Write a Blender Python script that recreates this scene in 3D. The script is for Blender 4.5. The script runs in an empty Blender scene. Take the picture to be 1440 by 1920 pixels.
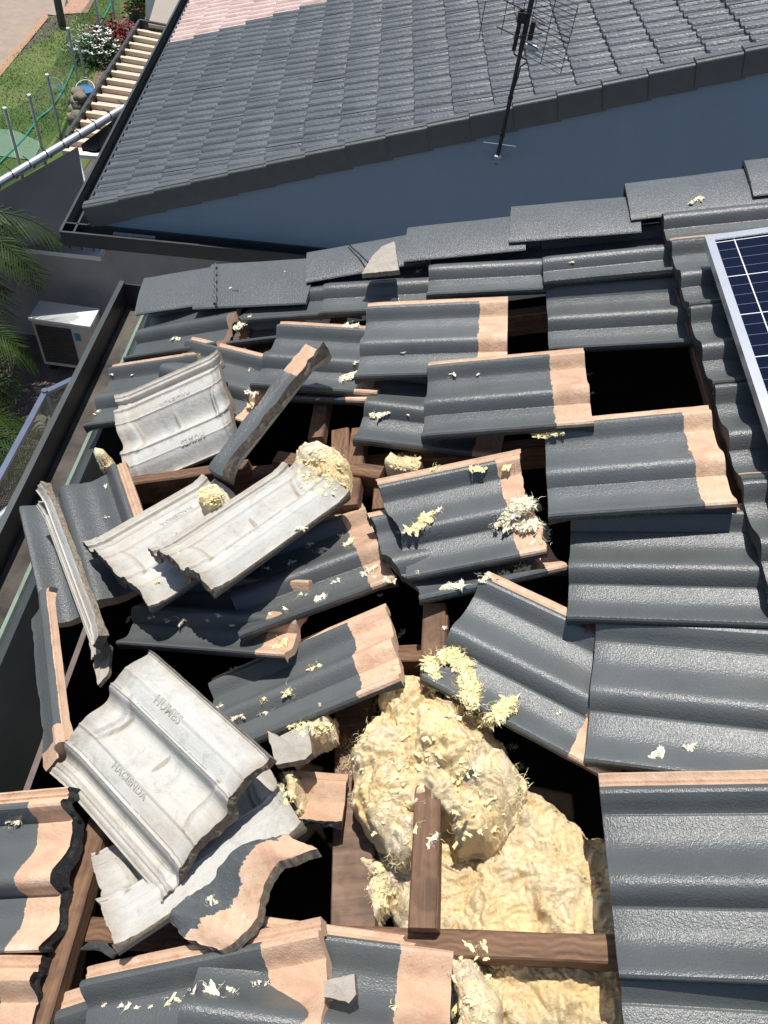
import bpy, bmesh, math, random
from mathutils import Vector, Matrix, noise
random.seed(7)
sc=bpy.context.scene; C=sc.collection
R=math.radians
# ---------------------------------------------------------------- camera, sky, sun, exposure
F=1442.0
C2W=Matrix(((0.99228,0.11989,0.03255),(0.07245,-0.77061,0.63317),(0.10099,-0.62595,-0.77331)))
# orthonormal roof frame: U up the slope, V along the eaves, N off the roof; pitch 18 degrees
TH=R(18); ct,st=math.cos(TH),math.sin(TH)
R2W=Matrix(((ct,0,-st),(0,1,0),(st,0,ct)))
H=1.40
CAM=R2W@Vector((0,0,H))
Zc=Vector((C2W[0][2],C2W[1][2],C2W[2][2])).normalized()
Xc=Vector((C2W[0][0],C2W[1][0],C2W[2][0])); Xc=(Xc-Zc*Xc.dot(Zc)).normalized()
Yc=Zc.cross(Xc)
cam=bpy.data.cameras.new('camera'); co=bpy.data.objects.new('camera',cam); C.objects.link(co)
m=Matrix((( Xc[0],-Yc[0],-Zc[0],CAM[0]),(Xc[1],-Yc[1],-Zc[1],CAM[1]),(Xc[2],-Yc[2],-Zc[2],CAM[2]),(0,0,0,1)))
co.matrix_world=m
cam.sensor_fit='VERTICAL'; cam.sensor_height=36; cam.lens=F/1920*36; cam.clip_end=500; cam.clip_start=.02
sc.camera=co
SUN=(R2W@Vector((.20,.26,1))).normalized()
w=bpy.data.worlds.new('World'); sc.world=w; w.use_nodes=True
nt=w.node_tree; bg=nt.nodes['Background']; sky=nt.nodes.new('ShaderNodeTexSky'); sky.sky_type='NISHITA'; sky.sun_disc=False
sky.sun_elevation=math.asin(SUN.z); sky.sun_rotation=math.atan2(SUN.x,SUN.y)
nt.links.new(sky.outputs[0],bg.inputs[0]); bg.inputs[1].default_value=0.10
sl=bpy.data.lights.new('sun','SUN'); sl.energy=4.7; sl.angle=R(.5); sl.color=(1,.96,.9)
so=bpy.data.objects.new('sun',sl); C.objects.link(so); so.rotation_euler=SUN.to_track_quat('Z','Y').to_euler()
sc.view_settings.view_transform='Standard'; sc.view_settings.look='None'; sc.view_settings.exposure=.12; sc.view_settings.gamma=1
# ---------------------------------------------------------------- helpers
def ray(x,y): return Xc*(x-720)+Yc*(y-960)+Zc*F
def atz(x,y,z):
    d=ray(x,y); return CAM+d*((z-CAM.z)/d.z)
def aty(x,y,Y):
    d=ray(x,y); return CAM+d*((Y-CAM.y)/d.y)
W2R=R2W.transposed()
def hit(x,y,z=0.):                       # point of the broken roof (roof frame) at height z above the tile plane
    d=W2R@ray(x,y); t=(z-H)/d.z; return Vector((d.x*t,d.y*t,z))
def onroof(x,y,z=0.): return R2W@hit(x,y,z)
def nz(p,f=1.,o=0.): return noise.noise(Vector((p[0]*f+o,p[1]*f-o*.7,p[2]*f+o*1.3)))
def link(name,me,mats=(),parent=None,mat4=None):
    o=bpy.data.objects.new(name,me); C.objects.link(o)
    for mm in mats: me.materials.append(mm)
    if parent: o.parent=parent
    if mat4 is not None: o.matrix_world=mat4
    return o
def tag(o,label=None,cat=None,group=None,kind=None):
    if label: o['label']=label
    if cat: o['category']=cat
    if group: o['group']=group
    if kind: o['kind']=kind
    return o
def empty(name,loc=(0,0,0)):
    o=bpy.data.objects.new(name,None); C.objects.link(o); o.location=loc; o.empty_display_size=.1; return o
class MB:
    def __init__(s): s.v=[];s.f=[];s.m=[]
    def add(s,vs,fs,mi=0):
        b=len(s.v); s.v+= [tuple(v) for v in vs]; s.f+=[tuple(b+i for i in f) for f in fs]; s.m+=[mi]*len(fs); return s
    def hexa(s,p,mi=0):  # 8 points: bottom loop 0-3, top loop 4-7
        return s.add(p,[(3,2,1,0),(4,5,6,7),(0,1,5,4),(1,2,6,5),(2,3,7,6),(3,0,4,7)],mi)
    def box(s,a,b,mi=0):
        x0,y0,z0=a;x1,y1,z1=b
        return s.hexa([(x0,y0,z0),(x1,y0,z0),(x1,y1,z0),(x0,y1,z0),(x0,y0,z1),(x1,y0,z1),(x1,y1,z1),(x0,y1,z1)],mi)
    def beam(s,A,B,w,h,up=(0,0,1),mi=0):   # bar from A to B, w wide, h high, centred
        A=Vector(A);B=Vector(B);d=(B-A).normalized();up=Vector(up);sd=d.cross(up).normalized();u=sd.cross(d)
        P=[]
        for zz in(-h/2,h/2):
            for q,e in((A,-1),(A,1),(B,1),(B,-1)): P.append(q+sd*(w/2*e)+u*zz)
        return s.hexa(P,mi)
    def tube(s,pts,r,n=6,mi=0,cap=True):
        pts=[Vector(p) for p in pts]; rr=r if isinstance(r,(list,tuple)) else [r]*len(pts)
        vs=[];ref=None
        for i,p in enumerate(pts):
            d=(pts[min(i+1,len(pts)-1)]-pts[max(i-1,0)])
            d=d.normalized() if d.length>1e-9 else Vector((0,0,1))
            if ref is None: ref=d.orthogonal().normalized()
            ref=(ref-d*ref.dot(d)); ref=ref.normalized() if ref.length>1e-6 else d.orthogonal().normalized()
            b=d.cross(ref)
            for k in range(n):
                a=2*math.pi*k/n; vs.append(p+(ref*math.cos(a)+b*math.sin(a))*rr[i])
        fs=[]
        for i in range(len(pts)-1):
            for k in range(n): fs.append((i*n+k,i*n+(k+1)%n,(i+1)*n+(k+1)%n,(i+1)*n+k))
        if cap: fs+= [tuple(reversed(range(n))),tuple((len(pts)-1)*n+k for k in range(n))]
        return s.add(vs,fs,mi)
    def mesh(s,smooth=None,name='m'):
        me=bpy.data.meshes.new(name); me.from_pydata(s.v,[],s.f); me.update()
        for p,i in zip(me.polygons,s.m): p.material_index=i
        if smooth is not None:
            me.polygons.foreach_set('use_smooth',[True]*len(me.polygons)); me.set_sharp_from_angle(angle=R(smooth))
        return me
    def build(s,name,mats,parent=None,smooth=None,mat4=None):
        if not isinstance(mats,(list,tuple)): mats=[mats]
        return link(name,s.mesh(smooth,name),mats,parent,mat4)
# ---------------------------------------------------------------- materials
class Mat:
    def __init__(s,name,rough=.6,col=(.5,.5,.5),**k):
        s.m=bpy.data.materials.new(name); s.m.use_nodes=True; s.t=s.m.node_tree; s.b=s.t.nodes['Principled BSDF']
        s.b.inputs['Base Color'].default_value=(*col,1); s.b.inputs['Roughness'].default_value=rough
        for a,v in k.items(): s.b.inputs[a.replace('_',' ')].default_value=v
        s.tc=s.n('TexCoord')
    def n(s,t,**k):
        x=s.t.nodes.new('ShaderNode'+t)
        for a,v in k.items():
            if a in x.inputs.keys() if hasattr(x.inputs,'keys') else False: x.inputs[a].default_value=v
            else:
                try: setattr(x,a,v)
                except Exception: x.inputs[a].default_value=v
        return x
    def l(s,a,b): s.t.links.new(a,b)
    def noise(s,scale,detail=4,rough=.6,vec=None,dist=0,stretch=None):
        x=s.n('TexNoise'); x.inputs['Scale'].default_value=scale; x.inputs['Detail'].default_value=detail; x.inputs['Roughness'].default_value=rough; x.inputs['Distortion'].default_value=dist
        v=vec or s.tc.outputs['Object']
        if stretch:
            mp=s.n('Mapping'); mp.inputs['Scale'].default_value=stretch; s.l(v,mp.inputs['Vector']); v=mp.outputs[0]
        s.l(v,x.inputs['Vector']); return x.outputs['Fac']
    def ramp(s,fac,stops):
        r=s.n('ValToRGB'); e=r.color_ramp.elements
        while len(e)<len(stops): e.new(.5)
        for q,(p,c) in zip(e,stops): q.position=p; q.color=(*c,1) if len(c)==3 else c
        s.l(fac,r.inputs[0]); return r.outputs[0]
    def math(s,op,a,b=None,c=None,clamp=False):
        x=s.n('Math'); x.operation=op; x.use_clamp=clamp
        for i,v in enumerate((a,b,c)):
            if v is None: continue
            if isinstance(v,(int,float)): x.inputs[i].default_value=v
            else: s.l(v,x.inputs[i])
        return x.outputs[0]
    def mix(s,f,a,b,mode='MIX'):
        x=s.n('Mix'); x.data_type='RGBA'; x.blend_type=mode
        for i,v in((0,f),(6,a),(7,b)):
            if isinstance(v,(int,float)): x.inputs[i].default_value=v
            elif isinstance(v,tuple): x.inputs[i].default_value=(*v,1)
            else: s.l(v,x.inputs[i])
        return x.outputs[2]
    def bump(s,h,strength=.5,dist=.002,prev=None):
        x=s.n('Bump'); x.inputs['Strength'].default_value=strength; x.inputs['Distance'].default_value=dist
        s.l(h,x.inputs['Height'])
        if prev: s.l(prev,x.inputs['Normal'])
        return x.outputs[0]
    def set(s,col=None,rough=None,norm=None):
        for v,k in((col,'Base Color'),(rough,'Roughness'),(norm,'Normal')):
            if v is not None: s.l(v,s.b.inputs[k])
        return s.m
def bare_colour(M,tint=0):
    a=M.ramp(M.noise(8,6,.65,dist=.8),[(.25,(.48,.26,.17)),(.42,(.59,.39,.26)),(.55,(.64,.44,.30)),(.68,(.70,.51,.39)),(.82,(.76,.65,.56))])
    b=M.ramp(M.noise(30,6,.75),[(.30,(.72,.56,.44)),(.5,(1,1,1))])
    a=M.mix(.6,a,b,'MULTIPLY')
    w_=M.ramp(M.noise(16,7,.8,dist=1.2),[(.58,(0,0,0)),(.70,(1,1,1))]); a=M.mix(M.math('MULTIPLY',w_,.45),a,(.86,.80,.76))
    p=M.ramp(M.noise(170,4,.7),[(.28,(.35,.22,.15)),(.36,(1,1,1))]); return M.mix(.7,a,p,'MULTIPLY')
def speck(M,scale=700): return M.noise(scale,3,.7)
# glazed charcoal paint with the raw head lap and raw side lap left unpainted
def tile_top_mat(seed=0):
    M=Mat('charcoal_glazed_concrete',.34)
    sx=M.n('SeparateXYZ'); M.l(M.tc.outputs['Object'],sx.inputs[0])
    at=M.n('Attribute'); at.attribute_type='OBJECT'; at.attribute_name='bare_from'
    oi=M.n('ObjectInfo')
    off=M.n('VectorMath'); off.operation='ADD'; M.l(M.tc.outputs['Object'],off.inputs[0]); 
    cm=M.n('CombineXYZ'); r9=M.math('MULTIPLY',oi.outputs['Random'],37.); M.l(r9,cm.inputs[0]); M.l(r9,cm.inputs[1]); M.l(cm.outputs[0],off.inputs[1]); V=off.outputs[0]
    n1=M.noise(28,5,.7,vec=V)
    edge=M.math('ADD',sx.outputs[0],M.math('MULTIPLY',M.math('SUBTRACT',n1,.5),.022))
    head=M.math('GREATER_THAN',edge,at.outputs['Fac'])
    e2=M.math('ADD',sx.outputs[1],M.math('MULTIPLY',M.math('SUBTRACT',n1,.5),.0015))
    side=M.math('GREATER_THAN',e2,.3030)
    bare=M.math('MAXIMUM',head,side)
    bc=bare_colour(M)
    pc=M.ramp(M.noise(6,5,.6,vec=V),[(.3,(.089,.099,.099)),(.55,(.106,.115,.115)),(.8,(.122,.131,.129))])
    # dusty film and a few pale scuffs
    sc_=M.ramp(M.noise(55,8,.75,vec=V),[(.66,(0,0,0)),(.74,(1,1,1))])
    pc=M.mix(M.math('MULTIPLY',sc_,.16),pc,(.42,.41,.38))
    col=M.mix(bare,pc,bc)
    tf=M.math('MULTIPLY',M.math('SUBTRACT',oi.outputs['Random'],.5),.30); hsv=M.n('HueSaturation'); M.l(M.math('ADD',tf,1.0),hsv.inputs['Value']); M.l(col,hsv.inputs['Color'])
    pr=M.math('ADD',M.math('MULTIPLY',M.noise(20,3,.6,vec=V),.16),.25)
    rough=M.math('ADD',M.math('MULTIPLY',bare,.55),pr,clamp=True)
    h1=M.noise(400,2,.5,vec=V); h2=M.noise(190,2,.5,vec=V)
    hh=M.math('ADD',M.math('MULTIPLY',h1,1.),M.math('MULTIPLY',h2,1.0))
    nb=M.bump(hh,.5,.0017)
    hb=M.bump(M.noise(260,5,.7,vec=V),.7,.0026); hb=M.bump(M.noise(35,5,.6,vec=V),.6,.006,hb)
    mx=M.n('Mix'); mx.data_type='VECTOR'; M.l(bare,mx.inputs[0]); M.l(nb,mx.inputs[4]); M.l(hb,mx.inputs[5])
    return M.set(hsv.outputs[0],rough,mx.outputs[1])
M_top=tile_top_mat()
def cap_mat():
    M=Mat('charcoal_glazed_ridge',.36)
    pc=M.ramp(M.noise(6,5,.6),[(.3,(.09,.099,.101)),(.55,(.105,.114,.115)),(.8,(.122,.131,.129))])
    h=M.math('ADD',M.noise(240,2,.5),M.math('MULTIPLY',M.noise(420,2,.5),.6))
    return M.set(pc,M.math('ADD',M.math('MULTIPLY',M.noise(14,3),.15),.26),M.bump(h,.65,.0024))
M_cap=cap_mat()
def concrete_under():
    M=Mat('pale_cast_concrete',.9)
    a=M.ramp(M.noise(7,7,.68,dist=.5),[(.28,(.36,.345,.30)),(.42,(.54,.535,.495)),(.6,(.57,.56,.52)),(.8,(.67,.66,.62))])
    st=M.ramp(M.noise(3.2,5,.6),[(.46,(1,1,1)),(.72,(.78,.66,.52))])
    a=M.mix(.75,a,st,'MULTIPLY')
    sk=M.ramp(M.noise(14,6,.75,stretch=(.25,3,1)),[(.3,(.66,.64,.6)),(.5,(1,1,1))]); a=M.mix(.45,a,sk,'MULTIPLY')
    pk=M.ramp(M.noise(240,3,.6),[(.27,(.45,.4,.34)),(.34,(1,1,1))]); a=M.mix(.7,a,pk,'MULTIPLY')
    dk=M.ramp(M.noise(22,7,.75,dist=1),[(.30,(.55,.52,.47)),(.46,(1,1,1))]); a=M.mix(.55,a,dk,'MULTIPLY')
    sx=M.n('SeparateXYZ'); M.l(M.tc.outputs['Object'],sx.inputs[0]); X,Y=sx.outputs[0],sx.outputs[1]
    wob=M.math('MULTIPLY',M.math('SUBTRACT',M.noise(25,5,.7),.5),.05)
    t=M.math('DIVIDE',M.math('SUBTRACT',Y,.152),.06); t2=M.math('MULTIPLY',t,t); tin=M.math('LESS_THAN',t2,1.); bow=M.math('MULTIPLY',M.math('SUBTRACT',1,t2),.02)
    dd=M.math('ABSOLUTE',M.math('SUBTRACT',M.math('ABSOLUTE',M.math('SUBTRACT',X,.21)),M.math('SUBTRACT',.160,bow)))
    arc=M.math('MULTIPLY',M.math('SUBTRACT',1,M.math('DIVIDE',dd,.009),None,True),tin)
    endm=M.math('MULTIPLY',M.math('SUBTRACT',M.math('ADD',M.math('ABSOLUTE',M.math('SUBTRACT',X,.21)),wob),.165),22,None,True)
    sidem=M.math('MULTIPLY',M.math('SUBTRACT',M.math('ADD',M.math('ABSOLUTE',M.math('SUBTRACT',Y,.165)),wob),.135),30,None,True)
    lx=M.math('DIVIDE',M.math('SUBTRACT',X,.21),.006); ly=M.math('DIVIDE',M.math('SUBTRACT',Y,.158),.022); lug=M.math('LESS_THAN',M.math('ADD',M.math('ADD',M.math('MULTIPLY',lx,lx),M.math('MULTIPLY',ly,ly)),M.math('MULTIPLY',wob,14)),1.)
    def ln(y0): return M.math('LESS_THAN',M.math('ABSOLUTE',M.math('SUBTRACT',Y,y0)),.0011)
    lines=M.math('MULTIPLY',M.math('MAXIMUM',ln(.250),ln(.098)),M.math('GREATER_THAN',M.noise(18,3),.46))
    st_=M.math('MAXIMUM',M.math('MAXIMUM',M.math('MULTIPLY',endm,.55),M.math('MULTIPLY',sidem,.5)),M.math('MAXIMUM',M.math('MULTIPLY',arc,.55),M.math('MULTIPLY',lug,.7)))
    st_=M.math('MULTIPLY',st_,M.math('ADD',.45,M.math('MULTIPLY',M.noise(50,5,.7),1.0)),None,True)
    a=M.mix(st_,a,(.30,.235,.165)); a=M.mix(M.math('MULTIPLY',lines,.6),a,(.16,.15,.14))
    b=M.bump(M.noise(300,5,.7),.7,.0018); b=M.bump(M.noise(45,5,.6),.6,.004,b)
    return M.set(a,None,b)
M_und=concrete_under()
def rough_edge():
    M=Mat('broken_concrete_edge',.95)
    a=M.ramp(M.noise(120,6,.75),[(.3,(.13,.10,.075)),(.5,(.28,.23,.17)),(.7,(.42,.36,.28))])
    return M.set(a,None,M.bump(M.noise(260,6,.75),1,.004))
M_edge=rough_edge()
def dark_edge():
    M=Mat('painted_tile_edge',.6)
    a=M.ramp(M.noise(90,5,.7),[(.35,(.022,.024,.024)),(.6,(.05,.053,.053)),(.8,(.11,.1,.09))])
    return M.set(a,None,M.bump(M.noise(220,5,.7),.9,.003))
M_dedge=dark_edge()
def bare_mat():
    M=Mat('raw_peach_concrete',.92); return M.set(bare_colour(M),None,M.bump(M.noise(260,5,.7),.5,.002))
M_bare=bare_mat()
def simple(name,col,rough=.6,var=.15,scale=8,bump=0,bs=200,metal=0,bd=.002,stretch=None):
    M=Mat(name,rough); M.b.inputs['Metallic'].default_value=metal
    lo=tuple(c*(1-var) for c in col); hi=tuple(min(1,c*(1+var)) for c in col)
    c=M.ramp(M.noise(scale,6,.65,stretch=stretch),[(.3,lo),(.7,hi)])
    return M.set(c,None,M.bump(M.noise(bs,4,.65,stretch=stretch),bump,bd) if bump else None)
def wood(name,lo,hi,axis=0):
    M=Mat(name,.75); s=[40,40,40]; s[axis]=2.2
    g=M.noise(1.6,6,.6,stretch=tuple(s),dist=.6); w2=M.n('TexWave'); w2.wave_type='BANDS'; w2.bands_direction='YZX'[axis] if axis!=0 else 'Y'
    mp=M.n('Mapping'); mp.inputs['Scale'].default_value=(1,1,1); M.l(M.tc.outputs['Object'],mp.inputs[0]); M.l(mp.outputs[0],w2.inputs[0])
    w2.inputs['Scale'].default_value=26; w2.inputs['Distortion'].default_value=9; w2.inputs['Detail'].default_value=4; w2.inputs['Detail Scale'].default_value=.8
    f=M.math('ADD',M.math('MULTIPLY',g,.85),M.math('MULTIPLY',w2.outputs['Fac'],.15))
    c=M.ramp(f,[(.25,lo),(.55,tuple((a+b)/2 for a,b in zip(lo,hi))),(.8,hi)])
    return M.set(c,None,M.bump(f,.5,.002))
M_woodx=wood('weathered_hardwood',(.06,.028,.014),(.30,.165,.09),0)
M_woody=wood('weathered_batten',(.06,.029,.015),(.28,.155,.088),1)
M_oldwood=wood('grey_brown_board',(.09,.055,.038),(.30,.19,.13),1)
def insul():
    M=Mat('yellow_glass_wool',.95)
    a=M.ramp(M.noise(7,7,.7,dist=.7),[(.22,(.84,.55,.27)),(.36,(.90,.73,.44)),(.5,(.93,.81,.57)),(.68,(.93,.87,.74))])
    b=M.ramp(M.noise(2.5,5,.6),[(.38,(1,.88,.66)),(.6,(1,1,1))]); a=M.mix(.8,a,b,'MULTIPLY')
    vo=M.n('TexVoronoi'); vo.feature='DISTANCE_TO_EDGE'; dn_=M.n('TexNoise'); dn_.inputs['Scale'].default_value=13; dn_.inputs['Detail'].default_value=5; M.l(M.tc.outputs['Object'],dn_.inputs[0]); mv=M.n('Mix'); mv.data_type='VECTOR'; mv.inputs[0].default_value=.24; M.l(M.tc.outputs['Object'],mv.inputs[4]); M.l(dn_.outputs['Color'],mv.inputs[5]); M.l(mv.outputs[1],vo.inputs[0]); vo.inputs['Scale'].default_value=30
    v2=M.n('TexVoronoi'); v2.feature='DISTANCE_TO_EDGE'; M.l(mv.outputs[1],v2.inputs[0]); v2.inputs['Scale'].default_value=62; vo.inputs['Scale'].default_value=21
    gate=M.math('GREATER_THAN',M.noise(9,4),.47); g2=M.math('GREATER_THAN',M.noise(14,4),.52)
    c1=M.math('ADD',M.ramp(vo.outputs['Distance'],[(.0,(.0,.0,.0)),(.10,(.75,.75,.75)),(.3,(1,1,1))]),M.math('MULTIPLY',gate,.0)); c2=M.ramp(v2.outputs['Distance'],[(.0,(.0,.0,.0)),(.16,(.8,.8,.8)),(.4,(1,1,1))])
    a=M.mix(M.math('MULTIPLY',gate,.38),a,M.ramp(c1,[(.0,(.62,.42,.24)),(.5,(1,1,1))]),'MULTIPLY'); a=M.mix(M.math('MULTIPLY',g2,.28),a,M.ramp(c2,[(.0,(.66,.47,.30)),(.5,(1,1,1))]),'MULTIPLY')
    nb=M.bump(c1,.3,.006); nb=M.bump(c2,.3,.003,nb); nb=M.bump(M.noise(60,8,.75,dist=1.5),.8,.006,nb); nb=M.bump(M.noise(330,5,.75),.9,.002,nb)
    M.b.inputs['Subsurface Weight'].default_value=.0
    return M.set(a,None,nb)
M_ins=insul()
def tuftm():
    M=Mat('pale_wool_fibre',.9); return M.set(M.ramp(M.noise(40,4,.6),[(.3,(.74,.67,.44)),(.6,(.84,.79,.62))]))
M_tuft=tuftm()
def tuftm2():
    M=Mat('yellow_wool_fibre',.9); return M.set(M.ramp(M.noise(40,4,.6),[(.3,(.78,.64,.28)),(.6,(.86,.77,.46))]))
M_tufty=tuftm2()
M_char=simple('charcoal_metal',(.045,.052,.052),.42,.2,5,.15,120)
M_gutin=simple('grimy_gutter_lining',(.07,.06,.05),.85,.75,7,.6,60)
M_blk=simple('black_plastic',(.012,.012,.013),.5,.2)
M_galv=simple('galvanised_pipe',(.52,.55,.58),.38,.12,20,.1,100,.5)
M_alu=simple('brushed_aluminium',(.72,.73,.74),.3,.06,12,0,1,.7)
M_white=simple('white_painted_metal',(.80,.80,.77),.5,.04,6)
M_wallblue=simple('slate_blue_paint',(.23,.325,.415),.7,.05,2,.25,160)
M_render=simple('grey_cement_render',(.40,.385,.37),.85,.12,4,.7,28,0,.012)
M_dark=simple('attic_dark',(.012,.009,.007),.95,.3); M_dark.node_tree.nodes['Principled BSDF'].inputs['Specular IOR Level'].default_value=0  # near black: the deep shade of the roof holes put into the colour
M_green=simple('pale_green_flashing',(.19,.24,.19),.55,.25,12,.3,80)
M_mortar=simple('bedding_mortar',(.42,.36,.30),.95,.35,60,1,180,0,.006)
M_sail=simple('charcoal_shade_cloth',(.022,.024,.030),.95,.08,3,.3,300); M_sail.node_tree.nodes['Principled BSDF'].inputs['Specular IOR Level'].default_value=.1
def glass():
    M=Mat('green_glass',.03,(.6,.8,.72)); t=M.n('BsdfTransparent'); t.inputs[0].default_value=(.80,.88,.85,1); g=M.n('BsdfGlossy'); g.inputs['Roughness'].default_value=.03
    fr=M.n('Fresnel'); fr.inputs[0].default_value=1.5; mx=M.n('MixShader'); ge=M.n('NewGeometry'); M.l(M.math('MULTIPLY',M.math('ADD',fr.outputs[0],.03,clamp=True),M.math('SUBTRACT',1,ge.outputs['Backfacing'])),mx.inputs[0]); M.l(t.outputs[0],mx.inputs[1]); M.l(g.outputs[0],mx.inputs[2])
    M.l(mx.outputs[0],M.t.nodes['Material Output'].inputs[0]); return M.m
M_glass=glass()
# ---------------------------------------------------------------- concrete tile
TL,TW=.42,.33
PROF=[(0,.022),(.004,.0245),(.008,.0225),(.013,.0215),(.017,.0245),(.021,.0225),(.0265,.0225),(.028,.024),(.031,.0255),(.036,.0268),(.042,.0262),(.049,.0225),(.056,.016),(.062,.0098),(.067,.006),(.0695,.0048),(.0705,.0048),(.074,.0062),(.082,.0062),(.095,.005),(.11,.0045),(.124,.0058),(.138,.0095),(.150,.0145),(.162,.020),(.173,.0245),(.183,.027),(.192,.0272),(.200,.0252),(.207,.0208),(.213,.0148),(.218,.009),(.2205,.0058),(.2225,.005),(.226,.0062),(.235,.0062),(.249,.005),(.263,.0045),(.277,.006),(.290,.0105),(.302,.0165),(.312,.0215),(.320,.0248),(.325,.0252),(.329,.0225),(.33,.017)]
PROF=[(a,b if a<.027 else .0045+(b-.0045)*1.36) for a,b in PROF]
def prof(wv):
    wv=min(max(wv,0),TW)
    for (a,b),(c,d) in zip(PROF,PROF[1:]):
        if wv<=c: return b+(d-b)*(wv-a)/max(c-a,1e-9)
    return PROF[-1][1]
TH_T=.0125
def zbot(a,wv):
    # smoothed lower surface, thick border ribs at nose and head, recessed trough under the big roll
    s=(prof(wv-.006)+2*prof(wv)+prof(wv+.006))/4 if wv>.036 else prof(max(wv,.002))-.001*(1-wv/.036)
    z=s-TH_T
    inner=min((a-.035)/.010,(TL-.045-a)/.010,1); inner=max(0,inner)
    trough=math.exp(-((wv-.178)/.045)**4)
    bow=.02*(1-((wv-.178)/.06)**2) if abs(wv-.178)<.06 else 0
    inner=max(0,min(1,min((a-.030-bow)/.008,(TL-.036-bow-a)/.008)))
    e=math.exp
    ar=max(0,min(1,min((a-.045-bow)/.006,(TL-.050-bow-a)/.006)))
    lug=e(-((a-.21)/.006)**2-((wv-.172)/.022)**2)*.004
    ed=max(0,1-min(a,TL-a)/.022)
    return z-.008*(1-inner)*(.45+.55*trough)-.008*(1-ar)*trough-.008*ed-.0034*e(-((wv-.074)/.0025)**2)-.0034*e(-((wv-.122)/.003)**2)-.0034*e(-((wv-.228)/.0025)**2)-.0022*e(-((wv-.272)/.003)**2)-lug
def tile_mesh(a0=0,a1=TL,w0=0,w1=TW,jag='',seed=0,nose=None,head=None,na=26,mats='t',chip=None):
    if mats=='g': na=90
    """solid tile; jag lists the broken sides out of n(ose) h(ead) f(ar) r(near); nose/head = cut lines a(w)"""
    ws=[p[0] for p in PROF if w0-1e-6<=p[0]<=w1+1e-6]
    if not ws or ws[0]>w0+.001: ws=[w0]+ws
    if ws[-1]<w1-.001: ws.append(w1)
    if mats=='g':
        ws=sorted(set([round(x,5) for x in ws]+[round(w0+.003*i,5) for i in range(1,int((w1-w0)/.003))])); ws=[x for i,x in enumerate(ws) if i==0 or x-ws[i-1]>.0009 or i==len(ws)-1]
    nw=len(ws); V=[];Fc=[];Mi=[]
    def J(side,x):
        q=seed*13.7+{'n':1,'h':2,'f':3,'r':4}[side]*5.1
        if side in jag:
            return .0075*noise.noise(Vector((x*16,q,0)))+.0045*noise.noise(Vector((x*60,q,3)))+.0018*noise.noise(Vector((x*190,q,7)))
        return .0007*noise.noise(Vector((x*30,q,0)))
    P=[]
    for j,wv in enumerate(ws):
        n0=(nose(wv) if nose else a0)+J('n',wv); h0=(head(wv) if head else a1)+J('h',wv)
        for i in range(na+1):
            s=i/na; s=s if i in(0,na) else s
            a=n0+(h0-n0)*s
            P.append((a,wv,j,i))
    def warp(a,wv,j):
        y=TW-wv
        if j==0: y-=J('f',a)
        if j==nw-1: y+=J('r',a)
        return y
    for a,wv,j,i in P:
        y=warp(a,wv,j); e=0
        if i==0 and not nose: e=-.0022
        if i==1 and not nose: e=-.0002
        V.append((a,y,prof(wv)+e+.0005*noise.noise(Vector((a*30,wv*30,seed)))))
    N=len(V)
    for a,wv,j,i in P: V.append((a,warp(a,wv,j),zbot(a,wv)))
    W_=na+1
    for j in range(nw-1):
        for i in range(na):
            k=j*W_+i
            Fc.append((k,k+1,k+1+W_,k+W_)[::-1]); Mi.append(0)
            Fc.append((N+k,N+k+1,N+k+1+W_,N+k+W_)); Mi.append(1)
    # rim with two broken intermediate rings
    loop=[j*W_ for j in range(nw)]+[(nw-1)*W_+i for i in range(1,na+1)]+[j*W_+na for j in range(nw-2,-1,-1)]+[i for i in range(na-1,0,-1)]
    tag_=['n']*nw+['r']*na+['h']*(nw-1)+['f']*(na-1)
    dirs={'n':(-1,0),'r':(0,-1),'h':(1,0),'f':(0,1)}
    rings=[loop]
    for q in(1,2,3):
        rg=[]
        for idx,sd in zip(loop,tag_):
            a=Vector(V[idx]);b=Vector(V[idx+N]);p=a.lerp(b,q/4)
            d=dirs[sd]; am=.0042 if sd in jag else .0006
            r_=am*(noise.noise(p*110+Vector((seed,0,0)))+.6*noise.noise(p*330)) + (.001 if sd in 'nr' and sd not in jag else 0)
            rg.append(len(V)); V.append((p.x+d[0]*r_,p.y+d[1]*r_,p.z+(.3*r_ if sd in jag else 0)))
        rings.append(rg)
    rings.append([i+N for i in loop]); n=len(loop)
    slot={'n':2,'r':2,'h':3,'f':3}
    for ra,rb in zip(rings,rings[1:]):
        for k in range(n):
            k2=(k+1)%n; Fc.append((ra[k],ra[k2],rb[k2],rb[k])); s_=tag_[k2] if tag_[k]!=tag_[k2] else tag_[k]; Mi.append(4 if s_ in jag else slot[s_])
    me=bpy.data.meshes.new('tile'); me.from_pydata(V,[],Fc); me.update()
    for p,i in zip(me.polygons,Mi): p.material_index=i
    me.polygons.foreach_set('use_smooth',[True]*len(me.polygons)); me.set_sharp_from_angle(angle=R(24))
    sets={'t':(M_top,M_und,M_dedge,M_bare,M_dedge),'g':(M_top,M_und,M_edge,M_edge,M_edge),'b':(M_top,M_und,M_dedge,M_bare,M_edge)}
    for mm in sets[mats]: me.materials.append(mm)
    return me
def roof_mat(Rm,t,s=(1,1)):
    M3=Matrix(Rm); M3=R2W@M3; T=R2W@Vector(t)
    return Matrix.Translation(T)@M3.to_4x4()@Matrix.Diagonal((s[0],s[1],1,1))
def inside(p,poly):
    x,y=p;c=False;n=len(poly)
    for i in range(n):
        x1,y1=poly[i];x2,y2=poly[(i+1)%n]
        if (y1>y)!=(y2>y) and x<(x2-x1)*(y-y1)/(y2-y1)+x1: c=not c
    return c
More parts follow.
